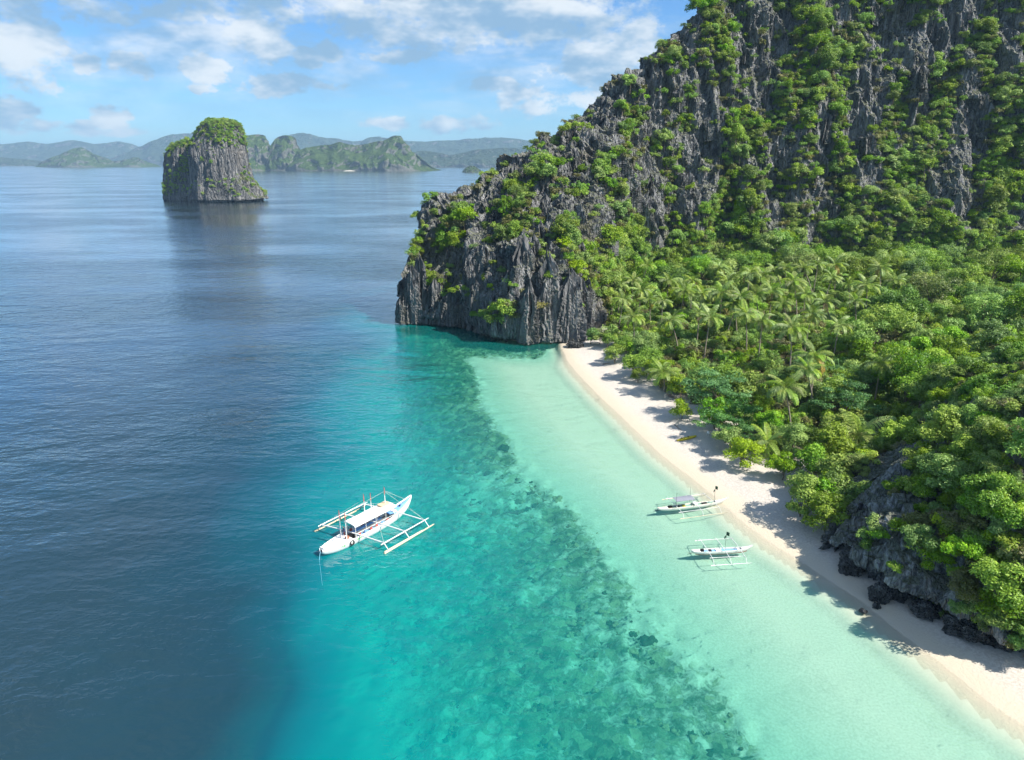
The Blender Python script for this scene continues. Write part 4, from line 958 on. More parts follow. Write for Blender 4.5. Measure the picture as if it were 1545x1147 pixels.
def palm(cx, cy, h, label, lean=None, group=None, size=1.0, nf=19, base=None):
    """cx, cy: photo pixel of the crown; h: height of the crown above the ground"""
    g = 2.5
    for _ in range(3): p = PX(cx, cy, z=g + h); g = height_at(p[0], p[1])
    if lean is None: lean = (-0.05 + rng.normal() * 0.15, rng.normal() * 0.09)
    bx, by = p[0] - lean[0] * h, p[1] - lean[1] * h; bz = height_at(bx, by) - 0.25
    if group:
        d_ = shore_d(np.array([[bx, by]]))[0]; fy = np.interp(bx, [27, 34, 48, 74, 105, 140, 182, 235], [222, 238, 256, 266, 270, 270, 266, 260])
        pl = 'by the cliff at the far beach end' if bx < 42 and by > 165 else 'near the foot of the mountain' if fy - by < 50 else 'in the front rank behind the beach' if d_ < 32 else 'in the thick of the grove'
        label = '%s coconut palm %s %s' % ('taller' if h > 10.2 else 'shorter', 'leaning seaward' if lean[0] < -0.05 else 'leaning inland' if lean[0] > 0.05 else 'with an upright trunk', pl); group = 'coconut palms ' + pl
    e = empty('coconut_palm', (bx, by, bz)); tag(e, label, 'palm tree', group)
    H_ = p[2] - bz; t = np.linspace(0, 1, 12)
    path = np.stack([lean[0] * h * t ** 1.6, lean[1] * h * t ** 1.6, H_ * t], -1)
    rad = 0.17 - 0.07 * t + 0.10 * np.exp(-t * 14)
    V, F = tube(path, rad * (0.85 + 0.15 * size), 8)
    obj('trunk', mesh_np('palm_trunk', V, F, M_PALM_BARK), e); top = path[-1]
    a0 = rng.random() * 6.28
    for k in range(nf):
        u = k / nf; me = FRONDS[min(3, int(u * 4))] if rng.random() < 0.8 else pick(FRONDS)
        old = k == nf - 1 and rng.random() < 0.55
        o = obj('frond', OLD if old else me, e); o.location = top + np.array((0, 0, 0.05))
        o.rotation_euler = (rng.normal() * 0.15, 0.62 * u + 0.10 + rng.normal() * 0.10 - (0.45 if k < 3 else 0) + (0.35 if old else 0), a0 + k * 2.399 + rng.normal() * 0.15)
        q = size * rng.uniform(0.85, 1.08); o.scale = (q, q, q)
    o = obj('coconut_cluster', NUTS, e); o.location = top
    return e
for q in PALMS: palm(q[0], q[1], q[2], q[3], q[4], q[5], q[6] * rng.uniform(0.93, 1.05), q[7])

# ------------------------------------------------------------------ coral heads on the reef
M_CORAL = []
for nm, c_ in (('brown_coral', (.10, .095, .05)), ('dark_coral', (.04, .06, .035)), ('pale_coral', (.24, .23, .13))): M_CORAL.append(mat_plain(nm, c_, .95, .6, 4.0, 0.0))
class Lump: pass
LUMPS = []
for k in range(6):
    n_, m_ = 18, 10; th = np.linspace(0, 2 * math.pi, n_, endpoint=False)[None]; ph_ = np.linspace(.03, 1.9, m_)[:, None]
    D_ = np.stack([np.sin(ph_) * np.cos(th), np.sin(ph_) * np.sin(th), np.cos(ph_) + 0 * th], -1); r_ = 1 + .55 * fbm(D_ + k * 9.1, 1.6, 3)
    q = Lump(); q.both = mesh_np('coral_head', (D_ * r_[..., None] * np.array((.75, .75, .45))).reshape(-1, 3), grid_faces(m_, n_, True)[:, ::-1], M_CORAL[k % 3]); LUMPS.append(q)
cc = np.c_[rng.uniform(-40, 52, 60000), rng.uniform(38, 200, 60000)]; cz2, cd2 = ground_z(cc)
rw = sstep(1.85, 2.6, -cz2) * (1 - .85 * sstep(4.2, 8.5, -cz2)) * sstep(-.35, .35, fbm(np.c_[cc, np.zeros(len(cc))], .11, 3)) * (cd2 < -3)
sel = rng.random(len(cc)) < rw * .66
items = [(x, y, z + .02, rng.random() * 6.28, math.exp(rng.normal() * .45) * .33, pick(LUMPS), 'reef') for (x, y), z in zip(cc[sel], cz2[sel])]
o = scatter('coral_heads', items, 'dark coral heads dotting the shallow reef under the water'); o['category'] = 'coral'
print('corals', len(items))
# ------------------------------------------------------------------ boats
M_WHITE = mat_plain('white_boat_paint', (0.78, 0.78, 0.76), 0.4, 0.07, 2.5, 0.4)
M_ROOF = mat_plain('white_canvas', (0.80, 0.79, 0.76), 0.8, 0.06, 1.5)
M_WORN = mat_plain('worn_boat_paint', (0.58, 0.60, 0.55), 0.6, 0.22, 2.0, 0.3)
M_BLUE = mat_plain('light_blue_paint', (0.20, 0.42, 0.75), 0.5, 0.12, 2.0)
M_RED = mat_plain('faded_red_paint', (0.55, 0.13, 0.10), 0.6, 0.2, 4.0)
M_BAMBOO = mat_plain('bamboo', (0.60, 0.51, 0.36), 0.7, 0.2, 3.0, 0.3, 0.3)
M_WPOLE = mat_plain('painted_pole', (0.74, 0.72, 0.68), 0.6, 0.1, 3.0)
M_DARK = mat_plain('dark_rubber', (0.02, 0.02, 0.022), 0.7, 0.2)
M_GREYF = mat_plain('grey_deck', (0.24, 0.25, 0.25), 0.8, 0.2, 3.0)
M_TARP = mat_plain('grey_tarpaulin', (0.24, 0.25, 0.29), 0.7, 0.12, 1.5)
M_GREEN = mat_plain('bright_green_paint', (0.15, 0.55, 0.12), 0.6, 0.1)
M_ROPE = mat_plain('pale_rope', (0.62, 0.60, 0.52), 0.8, 0.1)
M_BROPE = mat_plain('blue_rope', (0.25, 0.60, 0.75), 0.8, 0.1)
M_YELLOW = mat_plain('yellow_plastic', (0.55, 0.44, 0.02), 0.4, 0.15, 2.0, 0.4)
M_WOOD = mat_plain('weathered_wood', (0.22, 0.17, 0.13), 0.9, 0.35, 3.0, 0.1, 0.4)
M_CRATE = mat_plain('plywood', (0.62, 0.46, 0.30), 0.8, 0.15, 3.0)
M_BOTTOM = mat_plain('red_brown_bottom', (0.20, 0.07, 0.04), 0.7, 0.2)
M_PLASTIC = mat_plain('white_plastic', (0.75, 0.75, 0.74), 0.4, 0.05)
M_INNER = mat_plain('sea_green_paint', (0.22, 0.42, 0.34), 0.6, 0.15)
def pole(name, a, b, r_, mat, parent, r2=None, n=6, bend=0.0):
    a, b = np.array(a, float), np.array(b, float); t = np.linspace(0, 1, n)[:, None]
    P = a + (b - a) * t; P[:, 2] += bend * np.sin(math.pi * t[:, 0])
    V, F = tube(P, np.linspace(r_, r2 or r_, n), 7)
    V = np.vstack([V, P[:1], P[-1:]]); k = len(V)
    c = [[j, (j + 1) % 7, k - 2, k - 2] for j in range(7)]
    me = bpy.data.meshes.new(name)
    me.from_pydata([tuple(v) for v in V], [], [tuple(f) for f in F] + [(j, (j + 1) % 7, k - 2) for j in range(7)] + [((n - 1) * 7 + (j + 1) % 7, (n - 1) * 7 + j, k - 1) for j in range(7)])
    me.materials.append(mat)
    for p_ in me.polygons: p_.use_smooth = True
    return obj(name, me, parent)
def rounded_box(name, lo, hi, mat, parent, bev=0.03, warp=None, seg=2):
    bm = bmesh.new(); bmesh.ops.create_cube(bm, size=1.0)
    lo, hi = Vector(lo), Vector(hi)
    for v in bm.verts: v.co = Vector([(lo[i] + hi[i]) / 2 + v.co[i] * (hi[i] - lo[i]) for i in range(3)])
    if warp:
        bmesh.ops.subdivide_edges(bm, edges=bm.edges[:], cuts=7, use_grid_fill=True)
        for v in bm.verts: v.co = Vector(warp(*v.co))
    if bev: bmesh.ops.bevel(bm, geom=[e_ for e_ in bm.edges if e_.calc_face_angle(0) > 0.8], offset=bev, segments=seg, affect='EDGES')
    me = bpy.data.meshes.new(name); bm.to_mesh(me); bm.free(); me.materials.append(mat)
    return obj(name, me, parent)
def hull_shape(st, n=90, t0=0.0, t1=1.0, off=0.0, rows=10):
    """st rows: x, half beam, gunwale height, keel height"""
    S = resample(np.array(st, float), n); t = np.linspace(t0, t1, rows)
    x, b, g, k = S.T
    sec = np.r_[-t[::-1], t[1:]] if t0 == 0 else None
    ys = np.sign(sec) * (1 - (1 - np.abs(sec)) ** 2.0) ** 0.62
    Y = b[:, None] * ys[None] * (1 + off); Z = k[:, None] + (g - k)[:, None] * np.abs(sec)[None] ** 1.5
    return np.stack([np.repeat(x[:, None], len(sec), 1), Y, Z - off * 0.3], -1), S
def build_hull(st, parent, mat, inner=None, n=90, name='hull'):
    P, S = hull_shape(st, n)
    me = mesh_np(name, P.reshape(-1, 3), grid_faces(*P.shape[:2]), [mat] + ([inner] if inner else []))
    o = obj(name, me, parent); md = o.modifiers.new('thick', 'SOLIDIFY'); md.thickness = 0.07; md.offset = 0
    if inner: pass
    return o, S
def sect(S, x):
    return [float(np.interp(x, S[:, 0], S[:, k])) for k in (1, 2, 3)]
def deck(name, S, x0, x1, drop, inset, mat, parent, n=30, thick=0.05):
    xs = np.linspace(x0, x1, n); V = []
    for x in xs:
        b, g, k = sect(S, x); w_ = max(b - inset, 0.015)
        for s in (-1, -.33, .33, 1): V.append((x, s * w_, g - drop + 0.03 * (1 - s * s)))
    me = mesh_np(name, np.array(V), grid_faces(n, 4), mat); o = obj(name, me, parent)
    md = o.modifiers.new('thick', 'SOLIDIFY'); md.thickness = thick; return o
def rail(S, x0, x1, side, mat, parent, r_=0.05, up=0.02, name='gunwale'):
    xs = np.linspace(x0, x1, 40); P = np.array([(x, side * sect(S, x)[0], sect(S, x)[1] + up) for x in xs])
    V, F = tube(P, np.full(40, r_), 6); return obj(name, mesh_np(name, V, F, mat), parent)
def ring(name, loc, R0, r_, mat, parent, rot):
    a = np.linspace(0, 2 * math.pi, 20, endpoint=False); P = []
    for t in a:
        for s in np.linspace(0, 2 * math.pi, 8, endpoint=False):
            P.append(((R0 + r_ * math.cos(s)) * math.cos(t), (R0 + r_ * math.cos(s)) * math.sin(t), r_ * math.sin(s)))
    i = np.arange(20)[:, None]; j = np.arange(8)[None]; F = np.stack([i * 8 + j, ((i + 1) % 20) * 8 + j, ((i + 1) % 20) * 8 + (j + 1) % 8, i * 8 + (j + 1) % 8], -1).reshape(-1, 4)
    o = obj(name, mesh_np(name, np.array(P), F, mat), parent); o.location = loc; o.rotation_euler = rot; return o

# ---- the big white outrigger tour boat
A_, B_ = PX(484, 830, z=1.0), PX(620, 748, z=2.3); ctr = (A_ + B_) / 2; HEAD_A = math.atan2(B_[1] - A_[1], B_[0] - A_[0]); LEN = np.linalg.norm((B_ - A_)[:2])
BG = empty('outrigger_tour_boat', (ctr[0], ctr[1], 0), HEAD_A); k_ = LEN / 16.2; BG.scale = (k_,) * 3
tag(BG, 'large white outrigger boat with long canopy roof and blue bow deck', 'boat')
st = [(-8.1, .30, 1.05, .55), (-7.6, .55, 1.0, .15), (-6.2, .95, .98, -.22), (-4, 1.22, .98, -.38), (0, 1.3, 1.0, -.42), (3, 1.12, 1.12, -.38), (5.2, .80, 1.38, -.15), (6.8, .50, 1.8, .45), (7.7, .25, 2.15, 1.25), (8.15, .06, 2.38, 2.0)]
hull, S = build_hull(st, BG, M_WHITE)
for s in (-1, 1):
    rail(S, -8.05, 8.1, s, M_WHITE, BG)
    o = obj('hull_stripe', None, None) if False else rail(S, -7.4, 6.6, s, M_RED if s > 5 else M_GREYF, hull, 0.025, -0.32, 'rubbing_strake')
deck('bow_deck', S, 3.7, 7.7, 0.10, 0.16, M_BLUE, BG)
deck('cabin_floor', S, -3.6, 3.7, 0.72, 0.10, M_GREYF, BG)
deck('stern_deck', S, -8.0, -3.6, 0.08, 0.06, M_WHITE, BG)
for (x0, x1, y0, y1) in [(-6.7, -6.1, -.5, .1), (-5.9, -5.2, -.1, .5), (-5.6, -5.0, -.75, -.25), (-6.9, -6.4, .25, .5)]: rounded_box('deck_mat', (x0, y0, .93), (x1, y1, .965), M_BLUE, BG, 0.01)
rounded_box('foredeck_hatch', (4.3, -.32, 1.2), (5.0, .32, 1.36), M_WHITE, BG, 0.03)
rounded_box('bow_bollard', (5.7, -.07, 1.4), (5.95, .07, 1.72), M_DARK, BG, 0.03)
rounded_box('anchor_bag', (3.5, -.85, 1.1), (4.1, -.5, 1.34), M_DARK, BG, 0.08)
for (y, xs) in ((.86, (-3.0, -1.2, .6, 2.4, 4.0)), (-.86, (-3.0, -1.2, .6, 2.4, 4.0))):
    for x in xs: pole('roof_post', (x, y * min(1, sect(S, x)[0] / 1.12), .55), (x, y * 1.02, 2.62), .045, M_WPOLE, BG)
rounded_box('roof', (-3.3, -1.12, 2.60), (4.25, 1.12, 2.68), M_ROOF, BG, 0.02, lambda x, y, z: (x, y, z + 0.10 * (1 - (y / 1.12) ** 2) + 0.04 * math.sin(x * 1.1)))
for s in (-1, 1):
    rounded_box('roof_valance', (-3.28, s * 1.125 - .012, 2.44), (4.2, s * 1.125 + .012, 2.62), M_ROOF, BG, 0)
    rounded_box('bench', (-2.6, s * .72 - .2, .60), (2.8, s * .72 + .2, .80), M_BLUE, BG, 0.03)
    rounded_box('side_rail', (-3.2, s * 1.17 - .02, 1.45), (3.6, s * 1.17 + .02, 1.52), M_WHITE, BG, 0.01)
    for x in (-3.1, -1.5, .1, 1.7, 3.4): pole('rail_post', (x, s * 1.17, .95), (x, s * 1.17, 1.48), .022, M_WPOLE, BG)
    for x in np.linspace(-2.4, 2.6, 6):
        rounded_box('life_vest', (x - .2, s * .95 - .06, .82), (x + .2, s * .95 + .06, 1.28), (M_RED if int(x * 3) % 2 else M_BLUE), BG, 0.03)
rounded_box('engine_box', (-3.5, -.35, .5), (-2.7, .35, 1.05), M_DARK, BG, 0.05)
rounded_box('cool_box', (-4.35, -.62, .93), (-3.85, -.2, 1.32), mat_plain('brown_basket', (.30, .13, .08)), BG, 0.04)
for (x, y, zt, zb) in [(-4.5, .42, 5.1, .9), (-4.3, -.55, 5.0, .9), (.2, .98, 5.4, .6), (1.4, 1.0, 5.1, .6), (3.2, .1, 5.6, 2.6)]:
    m_ = pole('mast', (x, y, zb), (x, y, zt - 1.1), .075, M_WPOLE, BG, .06); pole('mast_tip', (x, y, zt - 1.1), (x, y, zt), .06, M_RED, m_, .05)
SB = 5.25; SK = 1.1
for s in (-1, 1):                                                        # s = -1 starboard
    sh = SK if s < 0 else -SK
    x0, x1 = -3.4 + sh, 5.2 + sh
    fl = pole('outrigger_float', (x0 - .3, s * (SB + .75), .05), (x1 + .4, s * (SB + .75), .28), .13, M_BAMBOO, BG, .10, 12, -0.03)
    pole('float_pole', (x0 - .1, s * (SB + .55), .12), (x1 - 1.6, s * (SB + .55), .18), .10, M_BAMBOO, BG, .08, 10)
    pole('outrigger_spar', (x0 - .15, s * SB, 1.02), (x1 + .1, s * SB, 1.12), .085, M_WPOLE, BG, .075, 10)
    for x in (-3.0, .8, 4.6):
        pole('strut', (x + sh, s * (SB - .15), 1.15), (x + sh + .1, s * (SB + .78), .12), .075, M_WPOLE, BG, .06)
    pole('stay_line', (.2, s * .98, 4.6), (-3.0 + sh, s * SB, 1.05), .016, M_ROPE, BG); pole('stay_line', (3.2, .1, 4.9), (4.6 + sh, s * SB, 1.12), .016, M_ROPE, BG)
    pole('stay_line', (-1.3, s * 1.25, .9), (-3.0 + sh, s * (SB - .2), 1.0), .016, M_ROPE, BG); pole('stay_line', (2.7, s * 1.15, 1.0), (.8 + sh, s * (SB - .2), 1.0), .016, M_ROPE, BG)
    pole('stay_line', (6.4, s * .6, 1.7), (4.6 + sh, s * (SB - .1), 1.12), .016, M_ROPE, BG)
for x in (-3.0, .8, 4.6):
    pole('cross_beam', (x - SK, SB + .05, 1.06), (x + SK, -SB - .05, 1.06), .095, M_WPOLE, BG, .095, 16, 0.16)
pole('stay_line', (3.2, .1, 5.0), (7.2, 0, 1.95), .016, M_ROPE, BG); pole('stay_line', (3.2, .1, 4.9), (-4.5, .42, 4.3), .014, M_ROPE, BG)
b_, g_, _k = sect(S, -4.1)
ring('tyre_fender', (-4.0, -b_ - .05, .62), .30, .10, M_DARK, BG, (math.pi / 2 - .25, 0, 0))
for (x, w_, z_) in [(-3.1, .35, .72), (-2.65, .25, .76), (-5.6, .28, .68), (-5.2, .22, .80), (-5.3, .3, .62)]:
    bb = sect(S, x)[0]; rounded_box('green_hull_lettering', (x, -bb - .035, z_ - .12), (x + w_, -bb + .02, z_ + .12), M_GREEN, hull, 0.01)
rounded_box('stern_rail', (-7.9, -.5, 1.05), (-7.75, .5, 1.22), M_WHITE, BG, .03); pole('rudder_post', (-7.4, .0, 1.0), (-7.5, .0, 1.75), .04, M_WPOLE, BG)
pole('tiller', (-6.4, .05, 1.15), (-5.3, .2, 1.45), .04, M_WPOLE, BG)
AL = empty('anchor_rope', (A_[0] - .15, A_[1] - .1, 0)); tag(AL, 'thin pale blue anchor rope hanging from the stern of the large white boat', 'rope')
pole('rope_line', (.1, .1, .95), (.05, -.6, -.02), .025, M_BROPE, AL); pole('rope_float_line', (.05, -.6, 0.012), (2.0, -6.4, 0.012), .012, M_BROPE, AL, .01, 10)
bw = BG.matrix_basis
p = bw @ Vector((3.0, .25, 2.70)); cr = empty('plywood_box', p, HEAD_A); tag(cr, 'flat plywood box lying on the canopy roof of the large white boat', 'box')
rounded_box('box_body', (-.75, -.45, 0), (.75, .45, .3), M_CRATE, cr, .02); rounded_box('box_lid', (-.78, -.48, .28), (.78, .48, .36), M_CRATE, cr, .015)
# ---- person standing at the stern
def person(loc, rz, shirt, trousers, label, seat=False):
    e = empty('person', loc, rz); tag(e, label, 'person')
    J = {'pel': (0, 0, .88), 'sp': (0, 0, 1.1), 'ch': (0.02, 0, 1.32), 'nk': (.02, 0, 1.47), 'hd': (.04, 0, 1.56), 'tp': (.04, 0, 1.70)}
    for s, n in ((1, 'l'), (-1, 'r')):
        J.update({n + 'hp': (0, s * .10, .84), n + 'kn': (.04, s * .13, .46), n + 'an': (-.02, s * .14, .08), n + 'toe': (.15, s * .15, .03),
                  n + 'sh': (.01, s * .19, 1.38), n + 'el': (.02, s * .27, 1.12), n + 'wr': (.22, s * .22, .98), n + 'ha': (.30, s * .20, .97)})
    rad = {'pel': .15, 'sp': .14, 'ch': .16, 'nk': .06, 'hd': .095, 'tp': .07}
    for n in 'lr': rad.update({n + 'hp': .095, n + 'kn': .065, n + 'an': .045, n + 'toe': .04, n + 'sh': .07, n + 'el': .05, n + 'wr': .035, n + 'ha': .038})
    E = [('pel', 'sp'), ('sp', 'ch'), ('ch', 'nk'), ('nk', 'hd'), ('hd', 'tp')]
    for n in 'lr': E += [('pel', n + 'hp'), (n + 'hp', n + 'kn'), (n + 'kn', n + 'an'), (n + 'an', n + 'toe'), ('ch', n + 'sh'), (n + 'sh', n + 'el'), (n + 'el', n + 'wr'), (n + 'wr', n + 'ha')]
    names = list(J); me = bpy.data.meshes.new('body'); me.from_pydata([J[q] for q in names], [(names.index(a), names.index(b)) for a, b in E], [])
    o = obj('body', me, e); o.modifiers.new('skin', 'SKIN'); o.modifiers.new('sub', 'SUBSURF').render_levels = 2
    for i, q in enumerate(names): me.skin_vertices[0].data[i].radius = (rad[q],) * 2
    me.skin_vertices[0].data[0].use_root = True
    m, nt, out = material('person_skin_and_clothes'); z = nt.node('ShaderNodeSeparateXYZ', {0: nt.node('ShaderNodeTexCoord', out=3)}, 2)
    c = nt.ramp(nt.math('DIVIDE', z, 1.75), [(0.0, (.25, .13, .08)), (.24, trousers), (.52, shirt), (.845, (.27, .14, .09)), (.93, (.02, .015, .012))], 'CONSTANT')
    nt.l.new(nt.node('ShaderNodeBsdfPrincipled', {'Base Color': c, 'Roughness': .8}), out.inputs[0]); me.materials.append(m)
    return e
p = bw @ Vector((-3.75, .62, .62)); person(p, HEAD_A + 2.6, (.02, .03, .09), (.10, .02, .02), 'person in a dark shirt standing behind the canopy of the large white boat')

# ---- the two small outrigger boats
def small_bangka(sp, bp_, label, canopy, bottom, seats):
    a, b = PX(*sp, z=.35), PX(*bp_, z=.9); c = (a + b) / 2; L = np.linalg.norm((b - a)[:2])
    e = empty('small_outrigger_boat', (c[0], c[1], 0), math.atan2(b[1] - a[1], b[0] - a[0])); tag(e, label, 'boat'); q = L / 2
    st = [(-q, .08, .62, .35), (-q * .9, .20, .42, .08), (-q * .6, .38, .38, -.16), (0, .43, .38, -.22), (q * .5, .34, .42, -.18), (q * .8, .18, .56, .10), (q, .03, .90, .74)]
    h, S_ = build_hull(st, e, M_WORN, n=60)
    if bottom: pass
    for s in (-1, 1):
        rail(S_, -q * .98, q * .98, s, M_WORN if bottom else M_BAMBOO, e, .03)
        if bottom:
            r_ = rail(S_, -q * .88, q * .80, s, M_BOTTOM, h, .05, -.44, 'bottom_stripe')
            for v in r_.data.vertices: v.co.y *= .93
    deck('bow_deck', S_, q * .62, q * .95, .03, .03, M_WHITE, e, 16); deck('stern_deck', S_, -q * .97, -q * .72, .03, .03, M_WHITE, e, 16)
    deck('floor', S_, -q * .72, q * .62, .24, .06, M_BLUE if bottom else M_INNER, e, 24)
    for (x0, x1, mt) in seats: rounded_box('thwart', (x0 * q, -.32, .24), (x1 * q, .32, .35), mt, e, .02)
    ow = 2.55
    for s in (-1, 1):
        pole('outrigger_float', (-q * .62, s * (ow + .5), .04), (q * .68, s * (ow + .5), .12), .05, M_BAMBOO if not bottom else M_WPOLE, e, .035, 12)
        pole('outrigger_spar', (-q * .60, s * (ow - .35), .62), (q * .55, s * (ow - .35), .66), .035, M_WPOLE, e)
        for x in (-.52, .02, .52): pole('strut', (x * q, s * ow, .62), (x * q, s * (ow + .5), .06), .032, M_WPOLE, e, .03)
    for x in (-.52, .02, .52): pole('cross_beam', (x * q, ow + .03, .60), (x * q, -ow - .03, .60), .042, M_WPOLE, e, .042, 14, .12)
    rounded_box('motor', (-q * .70, -.2, .25), (-q * .60, .2, .62), M_DARK, e, .05)
    pole('propeller_shaft', (-q * .78, 0, .4), (-q * 1.12, 0, -.1), .025, M_DARK, e)
    if canopy:
        for x in (-.50, -.08):
            for s in (-1, 1): pole('canopy_post', (x * q, s * .48, .45), (x * q, s * .62, 1.58), .02, M_WPOLE, e)
        rounded_box('canopy', (-.55 * q, -.72, 1.56), (-.03 * q, .72, 1.60), M_TARP, e, 0, lambda x, y, z: (x, y, z + .10 * (1 - (y / .72) ** 2)))
        rounded_box('plank_seat', (.0, -.5, .48), (.55, .5, .56), M_WHITE, e, .02)
        for (x, s) in ((-.55, -.65), (-.05, .65)): pole('antenna_pole', (x * q, s, .5), (x * q, s, 3.0), .018, M_DARK, e)
    fx = .62 if canopy else .12
    pole('flag_pole', (fx * q, .25, .4), (fx * q, .25, 2.9), .018, M_DARK, e)
    for (z0, z1, w_, sg) in ((2.35, 2.88, .42, 1), (2.0, 2.35, .26, -1)):
        t = np.linspace(0, 1, 8); V = np.array([(fx * q + sg * u * w_, .25 + .09 * math.sin(u * 6), z0 + (z1 - z0) * v - .1 * u) for v in (0, .5, 1) for u in t])
        o = obj('flag', mesh_np('flag', V, grid_faces(3, 8), mat_plain('flag_cloth', (.02, .06, .035), .9, .3)), e); o.modifiers.new('thick', 'SOLIDIFY').thickness = .01
    return e
small_bangka((992, 768), (1099, 750), 'small white outrigger boat with a grey tarpaulin canopy moored in the shallows', True, False, [(-.45, -.38, M_DARK), (-.3, -.22, M_YELLOW), (.25, .4, M_DARK)])
small_bangka((1043, 832), (1136, 822), 'small open white outrigger boat with blue floor and dark flag', False, True, [(-.42, -.34, M_DARK), (-.2, -.02, M_PLASTIC), (-.02, .06, M_BLUE), (.5, .56, M_WHITE)])

# ---- kayaks, chairs and logs on the sand
def kayak(p0, p1, label):
    def gp(q):
        z = 1.4
        for _ in range(4): w_ = PX(*q, z=z); z = height_at(w_[0], w_[1])
        return w_
    a, b = gp(p0), gp(p1); c = (a + b) / 2; L = np.linalg.norm((b - a)[:2]) / 2; z = height_at(c[0], c[1])
    e = empty('kayak', (c[0], c[1], z - .03), math.atan2(b[1] - a[1], b[0] - a[0])); tag(e, label, 'kayak')
    e.rotation_euler[1] = -math.atan2(height_at(b[0], b[1]) - height_at(a[0], a[1]), 2 * L)
    st = [(-L, .03, .34, .26), (-L * .85, .2, .33, .06), (-L * .4, .37, .32, 0.0), (L * .3, .38, .32, 0.0), (L * .85, .2, .33, .06), (L, .03, .36, .28)]
    h, S_ = build_hull(st, e, M_YELLOW, n=40); deck('deck', S_, -L * .97, L * .97, .02, .02, M_YELLOW, e, 24)
    for x in (-.35, .3):
        rounded_box('seat', (x * L - .25, -.2, .26), (x * L + .25, .2, .34), M_DARK, e, .03); rounded_box('seat_back', (x * L - .3, -.2, .3), (x * L - .24, .2, .58), M_DARK, e, .02)
kayak((1021, 666), (1051, 659), 'yellow sit-on-top kayak lying on the open sand')
kayak((1087, 658), (1113, 652), 'yellow kayak drawn up under the tiered tree')
def on_sand(x, y):
    z = 1.5
    for _ in range(4): w_ = PX(x, y, z=z); z = height_at(w_[0], w_[1])
    return w_[0], w_[1], z
for i, (x, y) in enumerate([(1069, 657), (1076, 655), (1081, 656)]):
    X0, Y0, Z0 = on_sand(x, y); e = empty('plastic_chair', (X0, Y0, Z0 - .02), .6 + i * 1.3); tag(e, 'white plastic chair standing in the tree shade beside the second kayak', 'chair', 'white chairs on the beach')
    rounded_box('seat', (-.24, -.24, .42), (.24, .24, .46), M_PLASTIC, e, .02); rounded_box('backrest', (-.26, -.24, .46), (-.21, .24, .88), M_PLASTIC, e, .02)
    for sx_ in (-.2, .2):
        for sy_ in (-.2, .2): pole('leg', (sx_, sy_, .43), (sx_ * 1.15, sy_ * 1.15, 0), .025, M_PLASTIC, e)
def log(p0, p1, r_, label, roots=False):
    a, b = np.array(on_sand(*p0)), np.array(on_sand(*p1)); e = empty('driftwood_log', tuple((a + b) / 2)); tag(e, label, 'log'); c = (a + b) / 2
    P = np.linspace(a, b, 12) - c; P += np.c_[fbm(P + 5, 1.2, 2) * .08, fbm(P + 9, 1.2, 2) * .12, np.full(12, r_ * .5)]
    V, F = tube(P, r_ * (1 - .45 * np.linspace(0, 1, 12)) * (1 + .15 * rng.normal(size=12)), 8); obj('stem', mesh_np('log', V, F, M_WOOD), e)
    for k in range(5 if roots else 2):
        s = P[0 if roots else 4 + 3 * k]; d = rng.normal(size=3); d[2] = abs(d[2]) * .6; pole('root' if roots else 'branch', s, s + d / np.linalg.norm(d) * (.9 if roots else .6), r_ * .4, M_WOOD, e, r_ * .1)
log((1009, 598), (1029, 607), .26, 'dark fallen log with roots lying at the foot of the short palm', True)
log((1017, 641), (1028, 650), .09, 'thin driftwood pole on open sand above the yellow kayak')
log((909, 550), (920, 548), .12, 'small driftwood branch on the far end of the beach')
log((964, 567), (976, 564), .12, 'grey driftwood branch beneath the round pale green bush')
log((1122, 690), (1138, 697), .14, 'dark driftwood log at the edge of the shrubs by the young stemless palm')
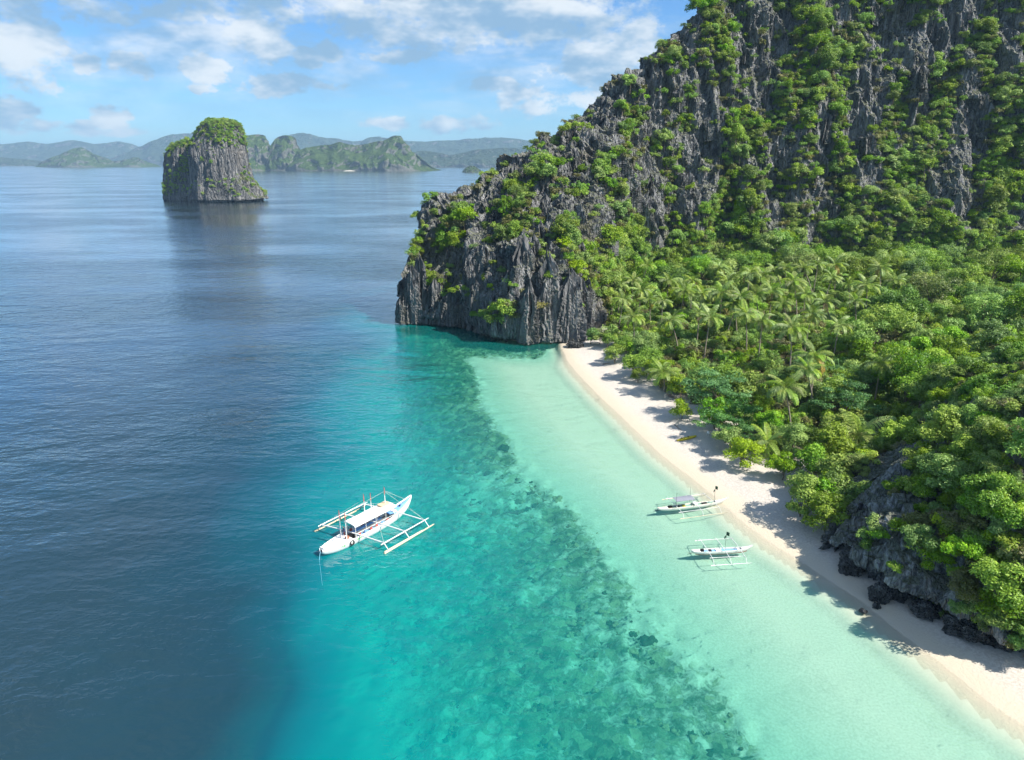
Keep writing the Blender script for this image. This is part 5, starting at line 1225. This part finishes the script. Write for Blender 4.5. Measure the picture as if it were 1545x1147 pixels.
log((1093, 668), (1112, 664), .10, 'curved driftwood pole lying in front of the second kayak')
# ---- boulders under the headland
def boulder(x, y, w_, h_, label, seed, z=None):
    p = on_sand(x, y) if z is None else tuple(PX(x, y, z=z))
    n, k = 54, 36; th = np.linspace(0, 2 * math.pi, n, endpoint=False)[None]; ph_ = np.linspace(0.02, math.pi - .02, k)[:, None]
    D_ = np.stack([np.sin(ph_) * np.cos(th), np.sin(ph_) * np.sin(th), np.cos(ph_) + 0 * th], -1)
    r_ = 1 + .38 * fbm(D_ * 1.0 + seed * 7.7, 1.5, 4) + .34 * (ridged(D_ + seed * 3, 2.6, 4) - .4)
    P = D_ * r_[..., None] * np.array((w_ / 2, w_ / 2.3, h_ / 2))
    o = obj('boulder', mesh_np('boulder', P.reshape(-1, 3), grid_faces(k, n, True)[:, ::-1], M_BOULDER, False)); o.location = (p[0], p[1], p[2] + h_ * .22); o.rotation_euler = (0, 0, seed)
    tag(o, label, 'boulder')
M_BOULDER = mat_rock('wet_boulder', far=0.3, dark=(.022, .022, .025), light=(.27, .27, .27), warm=(.10, .08, .06), green=0.1)
boulder(1284, 858, 3.4, 2.9, 'black rounded boulder tucked under the tip of the headland', 1)
boulder(1326, 903, 2.4, 2.6, 'wet black boulder on the sand below the headland overhang', 2)
boulder(1352, 897, 3.2, 2.2, 'grey boulder wedged behind the wet black one', 3)
boulder(1322, 916, .9, .7, 'small dark stone at the foot of the wet black boulder', 4)
boulder(1302, 923, .8, .45, 'small dark rock breaking the surface of the shallows', 5, z=0.0)
boulder(1468, 953, 5.2, 2.3, 'long pitted grey boulder lying on the sand below the bushes', 6)
boulder(1512, 972, 2.6, 1.6, 'smaller pitted boulder beside the long grey one', 7)
boulder(1440, 948, 1.8, 1.4, 'low boulder at the seaward end of the long grey one', 8)
boulder(868, 523, 4.5, 2.0, 'dark low boulder where the far end of the beach meets the cliff', 9)
boulder(1395, 925, 3.0, 2.0, 'dark boulder half buried beneath the leaning shrubs', 10)
